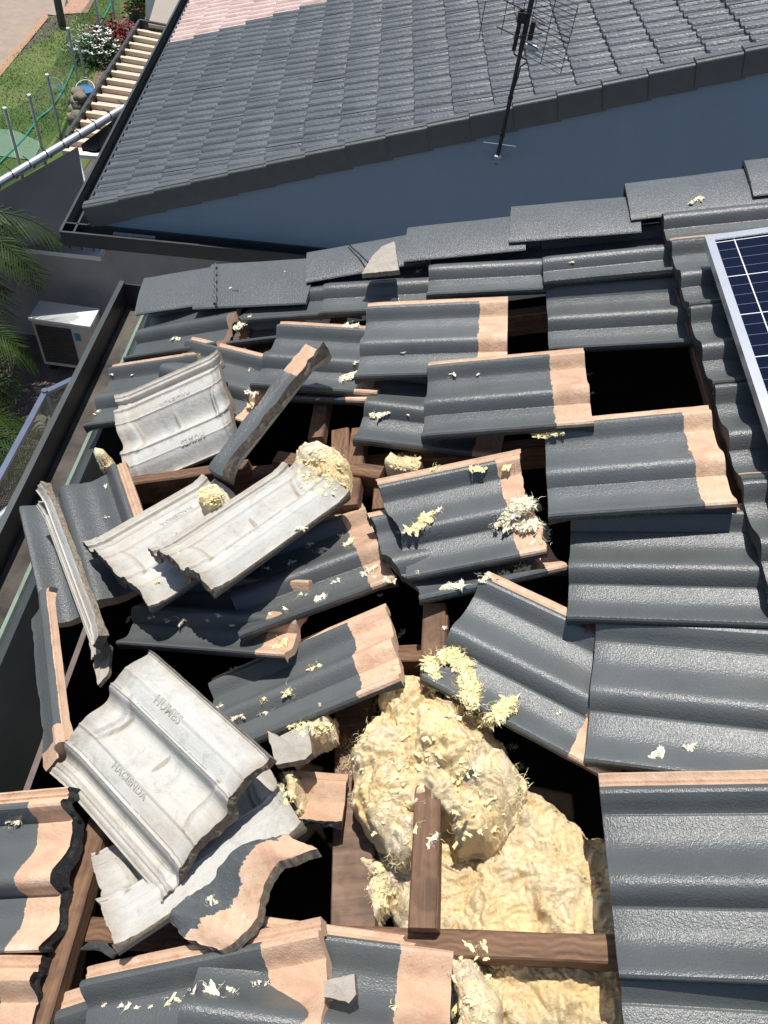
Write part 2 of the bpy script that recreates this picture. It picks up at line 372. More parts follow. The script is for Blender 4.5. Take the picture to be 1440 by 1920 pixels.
# ---------------------------------------------------------------- broken house: shell, timbers, gutter
def RP(u,v,n=0.): return R2W@Vector((u,v,n))
U=R2W@Vector((1,0,0)); Vv=Vector((0,1,0)); Nn=R2W@Vector((0,0,1))
GZ=-6.3
house=empty('storm_damaged_house',RP(0,0,-1.2)); tag(house,'house in the foreground whose charcoal tiled roof is torn open to its timbers and insulation','house')
bpy.context.view_layer.update()
def hpart(name,mb,mat,smooth=None,mat4=None,parent=None):
    o=mb.build(name,mat,None,smooth); p=parent or house
    o.parent=p; o.matrix_parent_inverse=p.matrix_world.inverted(); return o
def framed(mb_local,name,mats,frame,parent=house,smooth=None):
    """mesh built in its own frame (x along timber) so that grain follows it"""
    o=mb_local.build(name,mats,None,smooth); o.parent=parent; bpy.context.view_layer.update()
    o.matrix_parent_inverse=parent.matrix_world.inverted(); o.matrix_basis=frame; return o
def frame_at(u,v,n,yaw=0,pitch=0,roll=0):
    M_=Matrix.Translation(RP(u,v,n))@R2W.to_4x4()@Matrix.Rotation(R(yaw),4,'Z')@Matrix.Rotation(R(pitch),4,'Y')@Matrix.Rotation(R(roll),4,'X'); return M_
def rough_beam(L,w_,h_,seed=0,axis=0):
    """sawn timber, edges slightly worn, subdivided along its length"""
    mb=MB(); n=max(4,int(L/.05)); vs=[]
    prof_=[(-w_/2+.003,-h_/2),(w_/2-.003,-h_/2),(w_/2,-h_/2+.003),(w_/2,h_/2-.003),(w_/2-.003,h_/2),(-w_/2+.003,h_/2),(-w_/2,h_/2-.003),(-w_/2,-h_/2+.003)]
    for i in range(n+1):
        x=L*i/n
        for k,(a,b) in enumerate(prof_):
            d=.0016*noise.noise(Vector((x*9,k*.3,seed)))
            vs.append((x,a+d,b+d) if axis==0 else (a+d,x,b+d))
    fs=[]
    for i in range(n):
        for k in range(8): fs.append((i*8+k,i*8+(k+1)%8,(i+1)*8+(k+1)%8,(i+1)*8+k) if axis==0 else (i*8+k,(i+1)*8+k,(i+1)*8+(k+1)%8,i*8+(k+1)%8))
    fs+= [tuple(range(8)),tuple(reversed([n*8+k for k in range(8)]))]
    return mb.add(vs,fs)
UE=-1.36          # eave line, roof frame
# outer walls below the roof (one shell mesh, open at the top)
mb=MB()
x0,y0,y1,x1=RP(UE+.05,0,0).x,-2.6,2.36,5.2
def wallz(x): return RP(0,0,0).z+(x)*math.tan(TH)-.60
for (ax,ay,bx,by) in ((x0,y0,x0,y1),(x0,y1,x1,y1),(x1,y1,x1,y0),(x1,y0,x0,y0)):
    d=Vector((bx-ax,by-ay,0)).normalized(); nn=Vector((d.y,-d.x,0))*.12
    mb.hexa([(ax,ay,GZ),(bx,by,GZ),(bx+nn.x,by+nn.y,GZ),(ax+nn.x,ay+nn.y,GZ),(ax,ay,wallz(ax)),(bx,by,wallz(bx)),(bx+nn.x,by+nn.y,wallz(bx)),(ax+nn.x,ay+nn.y,wallz(ax))])
hpart('wall',mb,M_render)
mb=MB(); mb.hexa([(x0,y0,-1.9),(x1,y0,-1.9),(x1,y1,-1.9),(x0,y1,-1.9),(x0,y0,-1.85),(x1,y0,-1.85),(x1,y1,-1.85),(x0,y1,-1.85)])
hpart('ceiling_lining',mb,M_dark)  # ceiling coloured near black in place of the shade under the holes
# sheets inside the walls, coloured near black to stand in for roof-space shade
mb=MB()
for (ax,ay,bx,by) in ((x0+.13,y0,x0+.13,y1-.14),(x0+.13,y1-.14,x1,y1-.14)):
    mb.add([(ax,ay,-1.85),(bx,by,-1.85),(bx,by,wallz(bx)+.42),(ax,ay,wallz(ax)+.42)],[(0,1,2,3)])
hpart('roof_space_shade_lining',mb,M_dark)
# rafters run up the slope, battens along the eaves
for i,v in enumerate((-.33,.272,.862,1.43,2.0)):
    f=frame_at(UE+.02 if i!=2 else -.62,v,-.098 if i!=2 else -.15,0); framed(rough_beam(1.43 if i==1 else (5.4 if i==2 else 6.2),.042,.075,i),'rafter',[M_woodx],f)
for i,(u,va,vb) in enumerate(((-.93,-.1,.62),(-.93,1.62,2.3),(-.615,1.50,2.3),(-.49,1.24,1.52),(-.262,.285,.93),(-.262,1.5,2.3),(.075,.84,2.3),(.075,-1.,-.25),(.43,-2.4,2.3),(.79,-2.4,2.3),(1.15,-2.4,2.3))):
    f=frame_at(u,va,-.040,0); framed(rough_beam(vb-va,.045 if i!=4 else .050,.038,i+9,1),'batten',[M_woody],f)
def px_board(name,pa,pb,z,width,thick,mat,seed,zb=None,roll=0):
    """a loose timber lying between two spots of the roof"""
    A=onroof(*pa,z);B=onroof(*pb,z if zb is None else zb); d=B-A; L=d.length; d.normalize(); y=Nn.cross(d).normalized(); z_=d.cross(y)
    M_=Matrix(((d.x,y.x,z_.x,A.x),(d.y,y.y,z_.y,A.y),(d.z,y.z,z_.z,A.z),(0,0,0,1)))@Matrix.Rotation(R(roll),4,'X')
    return framed(rough_beam(L,width,thick,seed),name,[mat],M_)
px_board('rafter_offcut',(525,875),(722,905),-.055,.045,.085,M_woodx,31)
px_board('batten',(640,812),(640,960),-.05,.05,.035,M_woodx,32)
px_board('batten',(565,930),(672,925),-.075,.05,.035,M_woodx,37)
px_board('batten',(716,905),(712,960),-.06,.035,.03,M_woodx,33)
px_board('rafter',(665,1745),(668,1200),-.16,.085,.04,M_oldwood,34)
px_board('batten',(823,1160),(812,1290),-.045,.045,.03,M_woodx,35)
px_board('rafter',(110,1850),(165,1590),-.09,.05,.07,M_woodx,36)
px_board('rafter',(250,912),(470,880),-.05,.035,.05,M_woodx,38)
# fascia and box gutter along the eave
mb=MB(); mb.box((UE-.012,-2.6,-.30),(UE+.012,2.42,-.055)); o=mb.build('fascia',[M_char]); o.parent=house; o.matrix_parent_inverse=house.matrix_world.inverted(); o.matrix_basis=R2W.to_4x4()
g=empty('eave_gutter',RP(UE,0,-.2)); tag(g,'charcoal box gutter full of grime along the eave of the torn open roof','gutter'); bpy.context.view_layer.update()
def gutter(parent,Lw,y0,y1,frame,wid=.13,dep=.11,tag_=True,bottom=None):
    t=.004
    mo=MB(); mo.box((-wid-t,y0,-dep),(-wid,y1,.0)); mo.box((-wid-.012,y0,-.002),(-wid+.006,y1,.010)); mo.box((-wid,y0,-dep),(0,y1,-dep+t)); mo.box((-wid,y1-t,-dep+t),(0,y1,.0))
    mo.box((-t,y0,-dep+t),(0,y1,-.02))
    o=mo.build('gutter_trough',[M_char]); 
    mi=MB(); mi.box((-wid+.001,y0,-dep+t+.001),(-t-.001,y1-.006,-dep+t+.004)); o2=mi.build('gutter_lining',[M_gutin])
    for q in(o,o2): q.parent=parent; q.matrix_parent_inverse=parent.matrix_world.inverted(); q.matrix_basis=frame
    return o
gutter(g,0,-2.5,2.44,Matrix.Translation(RP(UE-.015,0,-.055)))
mb=MB(); mb.box((UE-.028,-2.5,-.060),(UE-.016,2.40,-.048)); o=mb.build('gutter_back_edge',[M_green],smooth=None); o.parent=g; o.matrix_parent_inverse=g.matrix_world.inverted(); o.matrix_basis=R2W.to_4x4()
# leaf and mortar grit under the lowest course
mb=MB(); n=60
vs=[];fs=[]
for i in range(n+1):
    for j in range(7):
        u=UE+.012+.10*j/6; v=-1.0+1.6*i/n; vs.append(RP(u,v,-.055+.012*noise.noise(Vector((u*40,v*20,3)))+.008*noise.noise(Vector((u*90,v*80,3)))))
for i in range(n):
    for j in range(6): k=i*7+j; fs.append((k,k+1,k+8,k+7))
mb.add(vs,fs); hpart('mortar_bedding',mb,M_mortar,60)
# ---------------------------------------------------------------- tiles
POSES={
 'T1':[0,[0.973,0.99],[[0.9991,0.0184,0.0389],[-0.0228,0.993,0.116],[-0.0365,-0.1168,0.9925]],[0.0411,1.9801,0.0255]],
 'T2':[0,[0.985,0.98],[[0.9977,0.0339,0.0596],[-0.0337,0.9994,-0.0036],[-0.0596,0.0016,0.9982]],[0.0364,1.7103,0.0111]],
 'T3':[0,[0.906,1.025],[[0.9997,0.0234,-0.0092],[-0.0224,0.9957,0.09],[0.0113,-0.0898,0.9959]],[-0.0,1.0691,0.0412]],
 'S1':[0,[0.97,0.995],[[0.9955,0.0225,0.0922],[-0.0222,0.9997,-0.0039],[-0.0923,0.0018,0.9957]],[-0.3118,2.0001,0.0175]],
 'S2':[0,[0.98,0.995],[[0.9941,-0.0119,0.1079],[0.0112,0.9999,0.0069],[-0.1079,-0.0057,0.9941]],[-0.6505,1.9751,0.0225]],
 'S3':[0,[0.994,1.001],[[0.996,0.0422,0.079],[-0.0388,0.9983,-0.0442],[-0.0807,0.041,0.9959]],[-0.4962,1.6296,0.0399]],
 'S4':[0,[0.987,0.956],[[0.9996,0.0087,0.0275],[-0.0104,0.9981,0.0606],[-0.027,-0.0608,0.9978]],[-0.2925,1.3522,0.0535]],
 'S5':[0,[0.918,0.998],[[0.9762,0.1601,0.1463],[-0.1557,0.987,-0.0406],[-0.1509,0.0169,0.9884]],[-0.491,1.4244,0.0241]],
 'S6':[0,[0.888,0.947],[[0.9835,0.1243,0.1316],[-0.1269,0.9919,0.0115],[-0.1291,-0.028,0.9912]],[-0.8072,1.6445,0.0435]],
 'S6b':[0,[0.98,1.0],[[0.9567,0.2813,-0.0751],[-0.2818,0.9595,0.005],[0.0735,0.0164,0.9972]],[-0.8523,1.6917,-0.0384]],
 'S8':[0,[1.009,1.0],[[0.9975,0.0647,0.03],[-0.0648,0.9979,0.0054],[-0.0296,-0.0073,0.9995]],[-0.9446,2.0179,0.0077]],
 'S9':[0,[0.866,0.92],[[0.9882,0.108,-0.1086],[-0.1119,0.9932,-0.0306],[0.1046,0.0424,0.9936]],[-1.3358,1.9492,-0.031]],
 'S10':[0,[0.75,0.922],[[0.9998,-0.018,-0.0096],[0.0181,0.9997,0.0165],[0.0093,-0.0167,0.9998]],[-1.3508,1.6044,-0.0065]],
 'P1':[0,[0.981,0.946],[[0.4728,0.8788,0.0642],[-0.8722,0.4771,-0.1078],[-0.1254,-0.0051,0.9921]],[-1.4238,1.2808,0.0119]],
 'M1':[0,[0.896,0.915],[[0.9236,-0.3832,-0.001],[0.38,0.9155,0.1324],[-0.0498,-0.1226,0.9912]],[-0.6979,0.8507,-0.0531]],
 'M4':[0,[0.909,0.974],[[0.9279,-0.3439,0.1437],[0.319,0.9322,0.171],[-0.1928,-0.1129,0.9747]],[-0.3257,0.8854,0.0159]],
 'B1':[0,[1.077,0.845],[[0.9964,-0.0611,-0.0589],[0.0466,0.9739,-0.222],[0.0709,0.2185,0.9733]],[-1.3801,0.2044,-0.0458]],
 'B2':[0,[1.016,1.0],[[0.9974,-0.0475,0.0549],[0.0482,0.9988,-0.0106],[-0.0543,0.0132,0.9984]],[-1.3475,-0.1351,0.0099]],
 'B3':[0,[1.03,0.859],[[0.9788,-0.1922,-0.0706],[0.1981,0.9761,0.0891],[0.0518,-0.1012,0.9935]],[-0.7957,-0.0764,0.0002]],
 'B4':[0,[1.004,0.904],[[0.9759,-0.0473,0.2131],[-0.0423,0.9168,0.3972],[-0.2141,-0.3966,0.8927]],[-0.6218,0.0129,0.1019]],
 'B5':[0,[0.976,1.0],[[0.9545,-0.271,-0.1241],[0.2712,0.9624,-0.0159],[0.1237,-0.0185,0.9921]],[-1.0204,-0.2075,-0.033]],
 'F2':[0,[0.99,0.936],[[0.9805,-0.076,0.1812],[-0.0072,0.9076,0.4197],[-0.1963,-0.4128,0.8894]],[-0.8292,0.2911,0.0921]],
 'G1':[1,[0.833,0.957],[[-0.9588,-0.2767,0.0642],[-0.2347,0.8991,0.3695],[-0.1599,0.3392,-0.927]],[-0.8171,1.4695,0.0211]],
 'G2':[1,[0.856,1.004],[[-0.641,-0.7616,-0.0954],[-0.7418,0.6466,-0.1779],[0.1972,-0.0433,-0.9794]],[-0.6658,1.1674,0.0098]],
 'G3':[1,[1.016,0.748],[[-0.5692,-0.82,-0.06],[-0.7892,0.5653,-0.24],[0.2307,-0.0893,-0.9689]],[-0.4697,1.2273,0.0489]],
 'G5':[1,[0.9,0.921],[[0.7968,-0.5961,0.0993],[-0.6026,-0.7717,0.2031],[-0.0445,-0.2217,-0.9741]],[-0.8371,0.7606,0.1115]],
 'G6':[1,[0.881,0.929],[[-0.781,-0.6034,0.1611],[-0.6066,0.6716,-0.4255],[0.1485,-0.4301,-0.8905]],[-0.4883,0.4497,0.0576]],
 'P3':[0,[0.973,1.254],[[0.4263,0.767,-0.4795],[-0.9033,0.3323,-0.2715],[-0.0489,0.5489,0.8345]],[-1.4399,0.8253,-0.1171]],
 'G4':[1,[1.234,0.674],[[0.5404,-0.6825,0.4921],[-0.8334,-0.3537,0.4246],[-0.1158,-0.6396,-0.7599]],[-1.1538,1.3013,0.2423]],
 'E1':[0,[1.043,0.573],[[0.5595,-0.8233,-0.0956],[0.803,0.567,-0.1837],[0.2055,0.026,0.9783]],[-0.6866,1.2147,0.0551]],
 'M5':[0,[0.847,0.913],[[0.9872,-0.1587,0.0132],[0.1592,0.9838,-0.0819],[0.0,0.083,0.9966]],[-0.3569,0.9599,0.002]],
 'S7':[0,[1.024,0.866],[[0.9139,0.3995,0.0722],[-0.3999,0.9165,-0.0089],[-0.0697,-0.0207,0.9973]],[-1.1964,1.7154,0.0129]],
 'M2':[0,[1.049,0.687],[[0.9904,0.1368,-0.0173],[-0.136,0.9899,0.0406],[0.0227,-0.0378,0.999]],[-1.0255,0.8673,-0.033]],
 'T4':[0,[1.026,0.91],[[0.9937,0.1101,-0.0185],[-0.1107,0.9933,-0.0326],[0.0148,0.0344,0.9993]],[0.0203,0.8505,0.0019]],
 'T5':[0,[1.044,1.009],[[0.9855,0.1664,-0.0338],[-0.1668,0.986,-0.008],[0.0319,0.0136,0.9994]],[0.0296,0.5629,-0.0036]],
 'M3':[0,[1.078,0.821],[[0.9398,-0.2521,-0.231],[0.3122,0.9079,0.2796],[0.1392,-0.3349,0.9319]],[-0.7346,0.5689,-0.051]],
 'S9b':[0,[0.994,0.872],[[0.9997,0.0225,0.0016],[-0.0226,0.9973,0.07],[0.0,-0.07,0.9975]],[-1.1542,1.9555,-0.029]],
 'M6':[0,[0.969,0.91],[[0.8732,0.4473,0.1935],[-0.4512,0.892,-0.026],[-0.1843,-0.0646,0.9808]],[-0.2784,0.721,0.007]],
 'T6':[0,[0.992,0.945],[[0.9993,0.0015,-0.0374],[-0.0022,0.9998,-0.0179],[0.0373,0.018,0.9991]],[0.0497,0.2177,-0.0031]],
}
def cutn(pts):   # piecewise linear a(w)
    def f(wv):
        if wv<=pts[0][0]: return pts[0][1]
        for (a,b),(c,d) in zip(pts,pts[1:]):
            if wv<=c: return b+(d-b)*(wv-a)/(c-a)
        return pts[-1][1]
    return f
GRP='loose and broken roof tiles on the damaged slope'; GRP2='charcoal tiles still in place beside the hole'
TILES={
 # name: (label, group, mesh options, bare_from)
 'T1':('charcoal tile tucked under the verge caps, uppermost of the column left of the solar panel',GRP2,dict(seed=1),.43),
 'T2':('charcoal tile directly above the big dark hole beside the solar panel',GRP2,dict(seed=2),.43),
 'T3':('large charcoal tile with bare peach head below the big dark hole',GRP,dict(seed=3),.352),
 'T4':('skewed charcoal tile below the one under the big dark hole',GRP,dict(seed=4),.372),
 'T5':('big glossy charcoal tile with a wisp of fluff at its lower edge, above the bottom right tile',GRP,dict(seed=5),.345),
 'T6':('bottom right charcoal tile with a peach strip along its upper edge',GRP2,dict(seed=6),.345),
 'S1':('charcoal tile under the fourth verge cap, left of the uppermost panel side tile',GRP,dict(seed=7),.405),
 'S2':('charcoal tile right under the cracked verge cap and its pale shard',GRP,dict(seed=8),.345),
 'S3':('charcoal tile with a peach upper strip and a square bare peach end, just below the verge rows',GRP,dict(seed=9,na=30),.338),
 'S4':('charcoal tile with fluffy peach bare end at the left rim of the big dark hole',GRP,dict(seed=10,na=30),.330),
 'S5':('charcoal tile half hidden under the tile at the rim of the big dark hole',GRP,dict(seed=11),.345),
 'S6':('charcoal tile with peach upper strip behind the upright plank shaped tile',GRP,dict(seed=12),.345),
 'S6b':('charcoal tile poking out below fluff behind the head of the plank shaped tile',GRP,dict(seed=13),.345),
 'S7':('slipped charcoal tile with peach strip behind the grey upturned tile nearest the verge',GRP,dict(seed=14),.345),
 'S8':('charcoal tile with chipped left end under the second verge cap',GRP,dict(seed=15,jag='n',nose=cutn([(0,.02),(.2,.03),(.28,-.005),(.33,.03)])),.43),
 'S9':('charcoal eave tile below the first verge cap with the sealed joint',GRP,dict(seed=16),.43),
 'S9b':('charcoal tile lying loose right of the sealed cap joint, above the slipped tile',GRP,dict(seed=51),.43),
 'S10':('charcoal eave tile with thin peach strip left of the upper grey upturned tile',GRP,dict(seed=17),.43),
 'P1':('charcoal tile turned sideways over the gutter with its peach strip on the right',GRP,dict(seed=18),.43),
 'M1':('charcoal tile sprinkled with fluff, its peach end beside the two snapped tiles',GRP,dict(seed=20,jag='n'),.352),
 'M2':('charcoal tile lying flat beneath the two leaning grey tiles, dotted with fluff',GRP,dict(seed=21,jag='f',w0=.02),.350),
 'M3':('charcoal tile with a broad peach bare end above the heap of wool',GRP,dict(seed=22),.335),
 'M4':('broken charcoal tile underneath another broken one, its left end snapped off raggedly',GRP,dict(seed=23,jag='n',nose=cutn([(0,.0),(.07,.012),(.15,.0),(.2,.02),(.27,.06),(.33,.045)])),.368),
 'M5':('broken charcoal tile lying on top of another, left end snapped and a mat of wool on its right',GRP,dict(seed=24,jag='nh',nose=cutn([(0,.0),(.07,.01),(.15,.035),(.2,.055),(.26,.045),(.33,.05)]),head=cutn([(0,.42),(.1,.40),(.33,.42)])),.345),
 'M6':('charcoal tile rotated askew over the heap of wool, peach corner at lower right',GRP,dict(seed=25),.322),
 'B1':('charcoal tile at the left border with a wavy peach end next to the big grey tile',GRP,dict(seed=26,jag='h',na=30),.352),
 'B2':('charcoal tile in the lower left corner below a thin joint, wavy peach end',GRP,dict(seed=27,jag='h'),.352),
 'B3':('charcoal tile along the bottom with a long peach strip and a row of fluff crumbs',GRP,dict(seed=28,na=30),.322),
 'B4':('charcoal tile along the bottom right of the long one, with a grey chunk on it',GRP,dict(seed=29),.33),
 'B5':('glossy charcoal tile in the bottom left corner beside the tile with the row of crumbs',GRP,dict(seed=30,a1=.34),.45),
 'F1':('snapped S shaped end of a charcoal tile, bare peach, lying near the bottom timbers',GRP,dict(seed=31,a0=.235,jag='nhfr',nose=cutn([(0,.30),(.1,.27),(.2,.25),(.33,.24)]),head=cutn([(0,.425),(.15,.41),(.25,.43),(.33,.42)])),.335),
 'F2':('small peach and charcoal tile fragment between the big grey tile and the heap of wool',GRP,dict(seed=32,a0=.30,w1=.115,jag='nr'),.325),
 'P3':('narrow strip of charcoal tile leaning over the gutter, its raw edge facing right',GRP,dict(seed=33,w0=.021,w1=.115,jag='r',mats='b'),.375),
 'E1':('long plank shaped sliver of charcoal tile with bare peach head, leaning over the hole',GRP,dict(seed=34,w0=.232,w1=.31,jag='fr',mats='b'),.325),
 'G1':('grey tile lying upside down nearest the verge, next to the gutter',GRP,dict(seed=41,mats='g'),.42),
 'G2':('grey upside down tile partly covered by the other leaning grey tile',GRP,dict(seed=42,mats='g',jag='h'),.42),
 'G3':('grey upside down tile lying across another in the middle of the slope',GRP,dict(seed=43,mats='g',jag='h'),.42),
 'G4':('narrow grey tile stood on edge above the gutter',GRP,dict(seed=44,mats='g',w1=.12,jag='nr'),.42),
 'G5':('largest grey upside down tile at lower left with moulded lettering',GRP,dict(seed=45,mats='g',jag='h'),.42),
 'G6':('grey upside down tile beneath the largest one at lower left',GRP,dict(seed=46,mats='g',jag='hn'),.42),
}
ZS={'F1':1.6,'B1':1.5,'B2':1.5,'B3':1.25,'B4':1.2,'G5':1.2,'G1':1.15}
OFFS={'T1':(0,0,-.008),'T2':(0,0,-.024),'T3':(0,0,.008),'T4':(0,0,-.012),'T5':(0,0,-.030),'S5':(0,0,-.024),'B5':(0,0,-.055),'G6':(0,0,-.045),'F1':(.02,-.005,-.055),'B2':(0,0,-.01),'M2':(0,.0,-.02),'M1':(0,0,.03),'G5':(0,0,.012)}
tile_objs={}
for k,(flip,s,Rm,t) in POSES.items():
    lab,grp,kw,bf=TILES[k]
    kw=dict(kw)
    if k in('E1','P3','G4'):
        pass
    me=tile_mesh(**kw); o=link('roof_tile' if not kw.get('a0') else 'tile_fragment',me)
    if k=='E1': # its pose is given for a piece 75 mm wide starting at w=0
        o.matrix_world=roof_mat(Rm,t,(s[0],1))@Matrix.Translation((0,.33*s[1]-.098,-.01))@Matrix.Diagonal((1,1.25,2.6,1))
    else: o.matrix_world=roof_mat(Rm,t,s if k not in('P3','G4') else (s[0],s[1]))
    if k in ZS: o.matrix_world=o.matrix_world@Matrix.Diagonal((1,1,ZS[k],1))
    d=OFFS.get(k)
    if d: o.matrix_world=Matrix.Translation(R2W@Vector(d))@o.matrix_world
    o['bare_from']=bf; tag(o,lab,'roof tile',grp); tile_objs[k]=o
def s_fragment():
    Pn_=[(322,1728),(320,1708),(345,1685),(392,1655),(420,1612),(452,1584),(505,1572)]
    I_=[(345,1757),(378,1724),(428,1700),(447,1670),(452,1625),(478,1586),(532,1566)]
    O_=[(412,1782),(447,1760),(481,1722),(492,1672),(516,1624),(560,1603),(594,1590)]
    zz=[.045,.058,.050,.060,.078,.088,.078]
    def cr(P,t):
        n=len(P)-1; k=min(int(t*n),n-1); f=t*n-k; g=lambda i:P[max(0,min(n,i))]
        a,b,c,d=g(k-1),g(k),g(k+1),g(k+2); return .5*((2*b)+(c-a)*f+(2*a-5*b+4*c-d)*f*f+(3*b-3*c+d-a)*f**3)
    rows=[]
    for P,dz in((Pn_,-.012),(I_,0),(O_,.0)): rows.append([hit(x,y,z+dz) for (x,y),z in zip(P,zz)])
    NT=150; NS=50; V=[];Fc=[];Mi=[]; top=[]
    for i in range(NT+1):
        a,b,c=[cr(rw,i/NT) for rw in rows]
        for j in range(NS+1):
            s_=j/NS; p=a.lerp(b,s_/.5) if s_<.5 else b.lerp(c,(s_-.5)/.5)
            e=1 if (j in(0,NS) or i in(0,NT)) else 0
            q=p*70; p=p+Vector((noise.noise(q),noise.noise(q+Vector((5,0,0))),noise.noise(q+Vector((0,5,0)))))*(.004 if e else .0012); V.append(p)
    N_=len(V)
    for k in range(N_):
        p=V[k]; i,j=divmod(k,NS+1); V.append(p+Vector((.003*(j/NS),-.006*(j/NS),-.024-.004*noise.noise(p*60))))
    W_=NS+1
    for i in range(NT):
        for j in range(NS):
            k=i*W_+j; Fc.append((k,k+1,k+1+W_,k+W_)); Mi.append(0 if j<NS*.5+4*noise.noise(Vector((i*.09,2,0)))+2*noise.noise(Vector((i*.3,7,0))) else 1); Fc.append((N_+k,N_+k+W_,N_+k+1+W_,N_+k+1)); Mi.append(2)
    for i in range(NT):
        for k in(i*W_,i*W_+NS): Fc.append((k,k+W_,N_+k+W_,N_+k)); Mi.append(2)
    for j in range(NS):
        for k in(j,NT*W_+j): Fc.append((k,k+1,N_+k+1,N_+k)); Mi.append(2)
    me=bpy.data.meshes.new('tile_fragment'); me.from_pydata([R2W@v for v in V],[],Fc)
    for p,i in zip(me.polygons,Mi): p.material_index=i
    me.update(); bm=bmesh.new(); bm.from_mesh(me); bmesh.ops.recalc_face_normals(bm,faces=bm.faces); bm.to_mesh(me); bm.free()
    me.polygons.foreach_set('use_smooth',[True]*len(me.polygons)); me.set_sharp_from_angle(angle=R(50))
    o=link('tile_fragment',me,[M_cap,M_bare,M_edge]); tag(o,TILES['F1'][0],'roof tile',GRP)
s_fragment()
# moulded lettering on the upturned tiles
def lettering(text,size,parent,a,wv):
    cu=bpy.data.curves.new('lettering','FONT'); cu.body=text; cu.size=size; cu.extrude=.001; cu.offset=.0006; cu.resolution_u=2; cu.space_character=1.1
    t=bpy.data.objects.new('tmp',cu); C.objects.link(t); bpy.context.view_layer.update()
    me=bpy.data.meshes.new_from_object(t.evaluated_get(bpy.context.evaluated_depsgraph_get())); bpy.data.objects.remove(t)
    o=link('moulded_lettering',me,[M_und]); o.parent=parent
    zz=min(zbot(a+.01*k,wv) for k in range(0,8))
    o.matrix_parent_inverse=Matrix(); o.matrix_basis=Matrix.Translation((a,TW-wv,zbot(a+.04,wv)-.0004))@Matrix.Diagonal((1,-1,-1,1))
    return o
for k in('G1','G5'):
    lettering('HUMES',.027,tile_objs[k],.11,.258); lettering('HACIENDA',.022,tile_objs[k],.13,.105)
lettering('HACIENDA',.020,tile_objs['G2'],.12,.105)
# tiles still laid in courses right of the hole (nose line u, upper edge v)
names_=['uppermost','second','third','fourth','fifth','sixth','seventh','eighth']
proto=tile_objs['T6']
me_p=[tile_mesh(seed=60+i) for i in range(3)]
def laid(u,v,n,lab,i,yaw=0,tilt=3.2):
    o=link('roof_tile',me_p[i%3]) if not me_p[i%3].users else bpy.data.objects.new('roof_tile',me_p[i%3])
    if not o.users_collection: C.objects.link(o)
    M_=Matrix.Translation(RP(u,v-.33,n))@R2W.to_4x4()@Matrix.Rotation(R(yaw),4,'Z')@Matrix.Rotation(R(tilt),4,'Y'); o.matrix_world=M_
    o['bare_from']=.345; tag(o,lab,'roof tile',GRP2); return o
edges=[2.375,2.08,1.77,1.462,1.16,.883,.60,.31,.02]
for i,v in enumerate(edges):
    laid(.402,v,.046,'charcoal tile in the intact column beside the solar panel, %s from the verge'%(['first','second','third','fourth','fifth','sixth','seventh','eighth','ninth'][i]),i,random.uniform(-.4,.4))
for i,v in enumerate(edges[:7]):
    laid(.758,v,.022,'charcoal tile under the solar panel in the second intact column, %s from the verge'%(['first','second','third','fourth','fifth','sixth','seventh'][i]),i+1,random.uniform(-.3,.3))
laid(.05,.262,-.028,'charcoal tile in the bottom right corner below the one with the peach strip',2)
# unseen remaining courses above and below keep the roof whole from other viewpoints
# ---------------------------------------------------------------- verge caps on the damaged roof
def cap_mesh(L=.42,wn=.20,far=.13,seed=0,jag=False,crest=.02):
    # section in (y,z): near lip -> flat leg -> rounded crest -> far leg
    sec=[(0,0),(.004,.004)]
    for i in range(1,9): sec.append((wn*i/9,.004+.006*math.sin(i/9*3.14)))
    for i in range(0,7):
        a=R(90-15*i); sec.append((wn-.02+.022*math.cos(a),-.016+.022*math.sin(a)))
    for i in range(1,4): sec.append((wn+.004+.01*i/3,-.016-far*i/3))
    T=.013; inner=[]
    for i,(y,z) in enumerate(sec):
        a=sec[max(i-1,0)];b=sec[min(i+1,len(sec)-1)]; d=Vector((b[0]-a[0],b[1]-a[1])).normalized(); inner.append((y+d.y*T,z-d.x*T))
    n=len(sec); na=14; V=[];Fc=[]
    for i in range(na+1):
        x=L*i/na
        for (y,z) in sec+inner[::-1]:
            xx=x+(.0012*noise.noise(Vector((y*40,z*40,seed+i))) if i in(0,na) else 0)
            V.append((xx,y+.0008*noise.noise(Vector((x*30,y*20,seed))),z+.0015*noise.noise(Vector((x*8,y*12,seed)))))
    m2=2*n
    for i in range(na):
        for k in range(m2): Fc.append((i*m2+k,(i+1)*m2+k,(i+1)*m2+(k+1)%m2,i*m2+(k+1)%m2))
    for e,rev in((0,0),(na*m2,1)):
        for k in range(n-1):
            q=(e+k,e+k+1,e+m2-2-k,e+m2-1-k); Fc.append(q[::-1] if rev else q)
    me=bpy.data.meshes.new('cap'); me.from_pydata(V,[],Fc); me.update()
    bm=bmesh.new(); bm.from_mesh(me); bmesh.ops.recalc_face_normals(bm,faces=bm.faces); bm.to_mesh(me); bm.free()
    me.polygons.foreach_set('use_smooth',[True]*len(me.polygons)); me.set_sharp_from_angle(angle=R(40)); me.materials.append(M_cap); return me
caps=[((272,520),(402,494),(272,588),.05,'lowest verge cap at the gutter, sealed to the next one with a bead'),
 ((400,494),(577,477),(403,577),.055,'second verge cap from the gutter, with one fluff crumb'),
 ((576,472),(766,432),(577,530),.065,'cracked verge cap carrying a pale shard'),
 ((765,425),(958,398),(763,491),.07,'fourth verge cap from the gutter, between the cracked one and the fifth'),
 ((959,386),(1169,361),(957,455),.075,'fifth verge cap from the gutter, above the uppermost panel side tile'),
 ((1170,343),(1396,308),(1174,415),.08,'verge cap with a pale smear of fluff on it'),
 ((1393,300),(1620,268),(1402,370),.085,'verge cap at the right border, highest in the row')]
cap_objs=[]
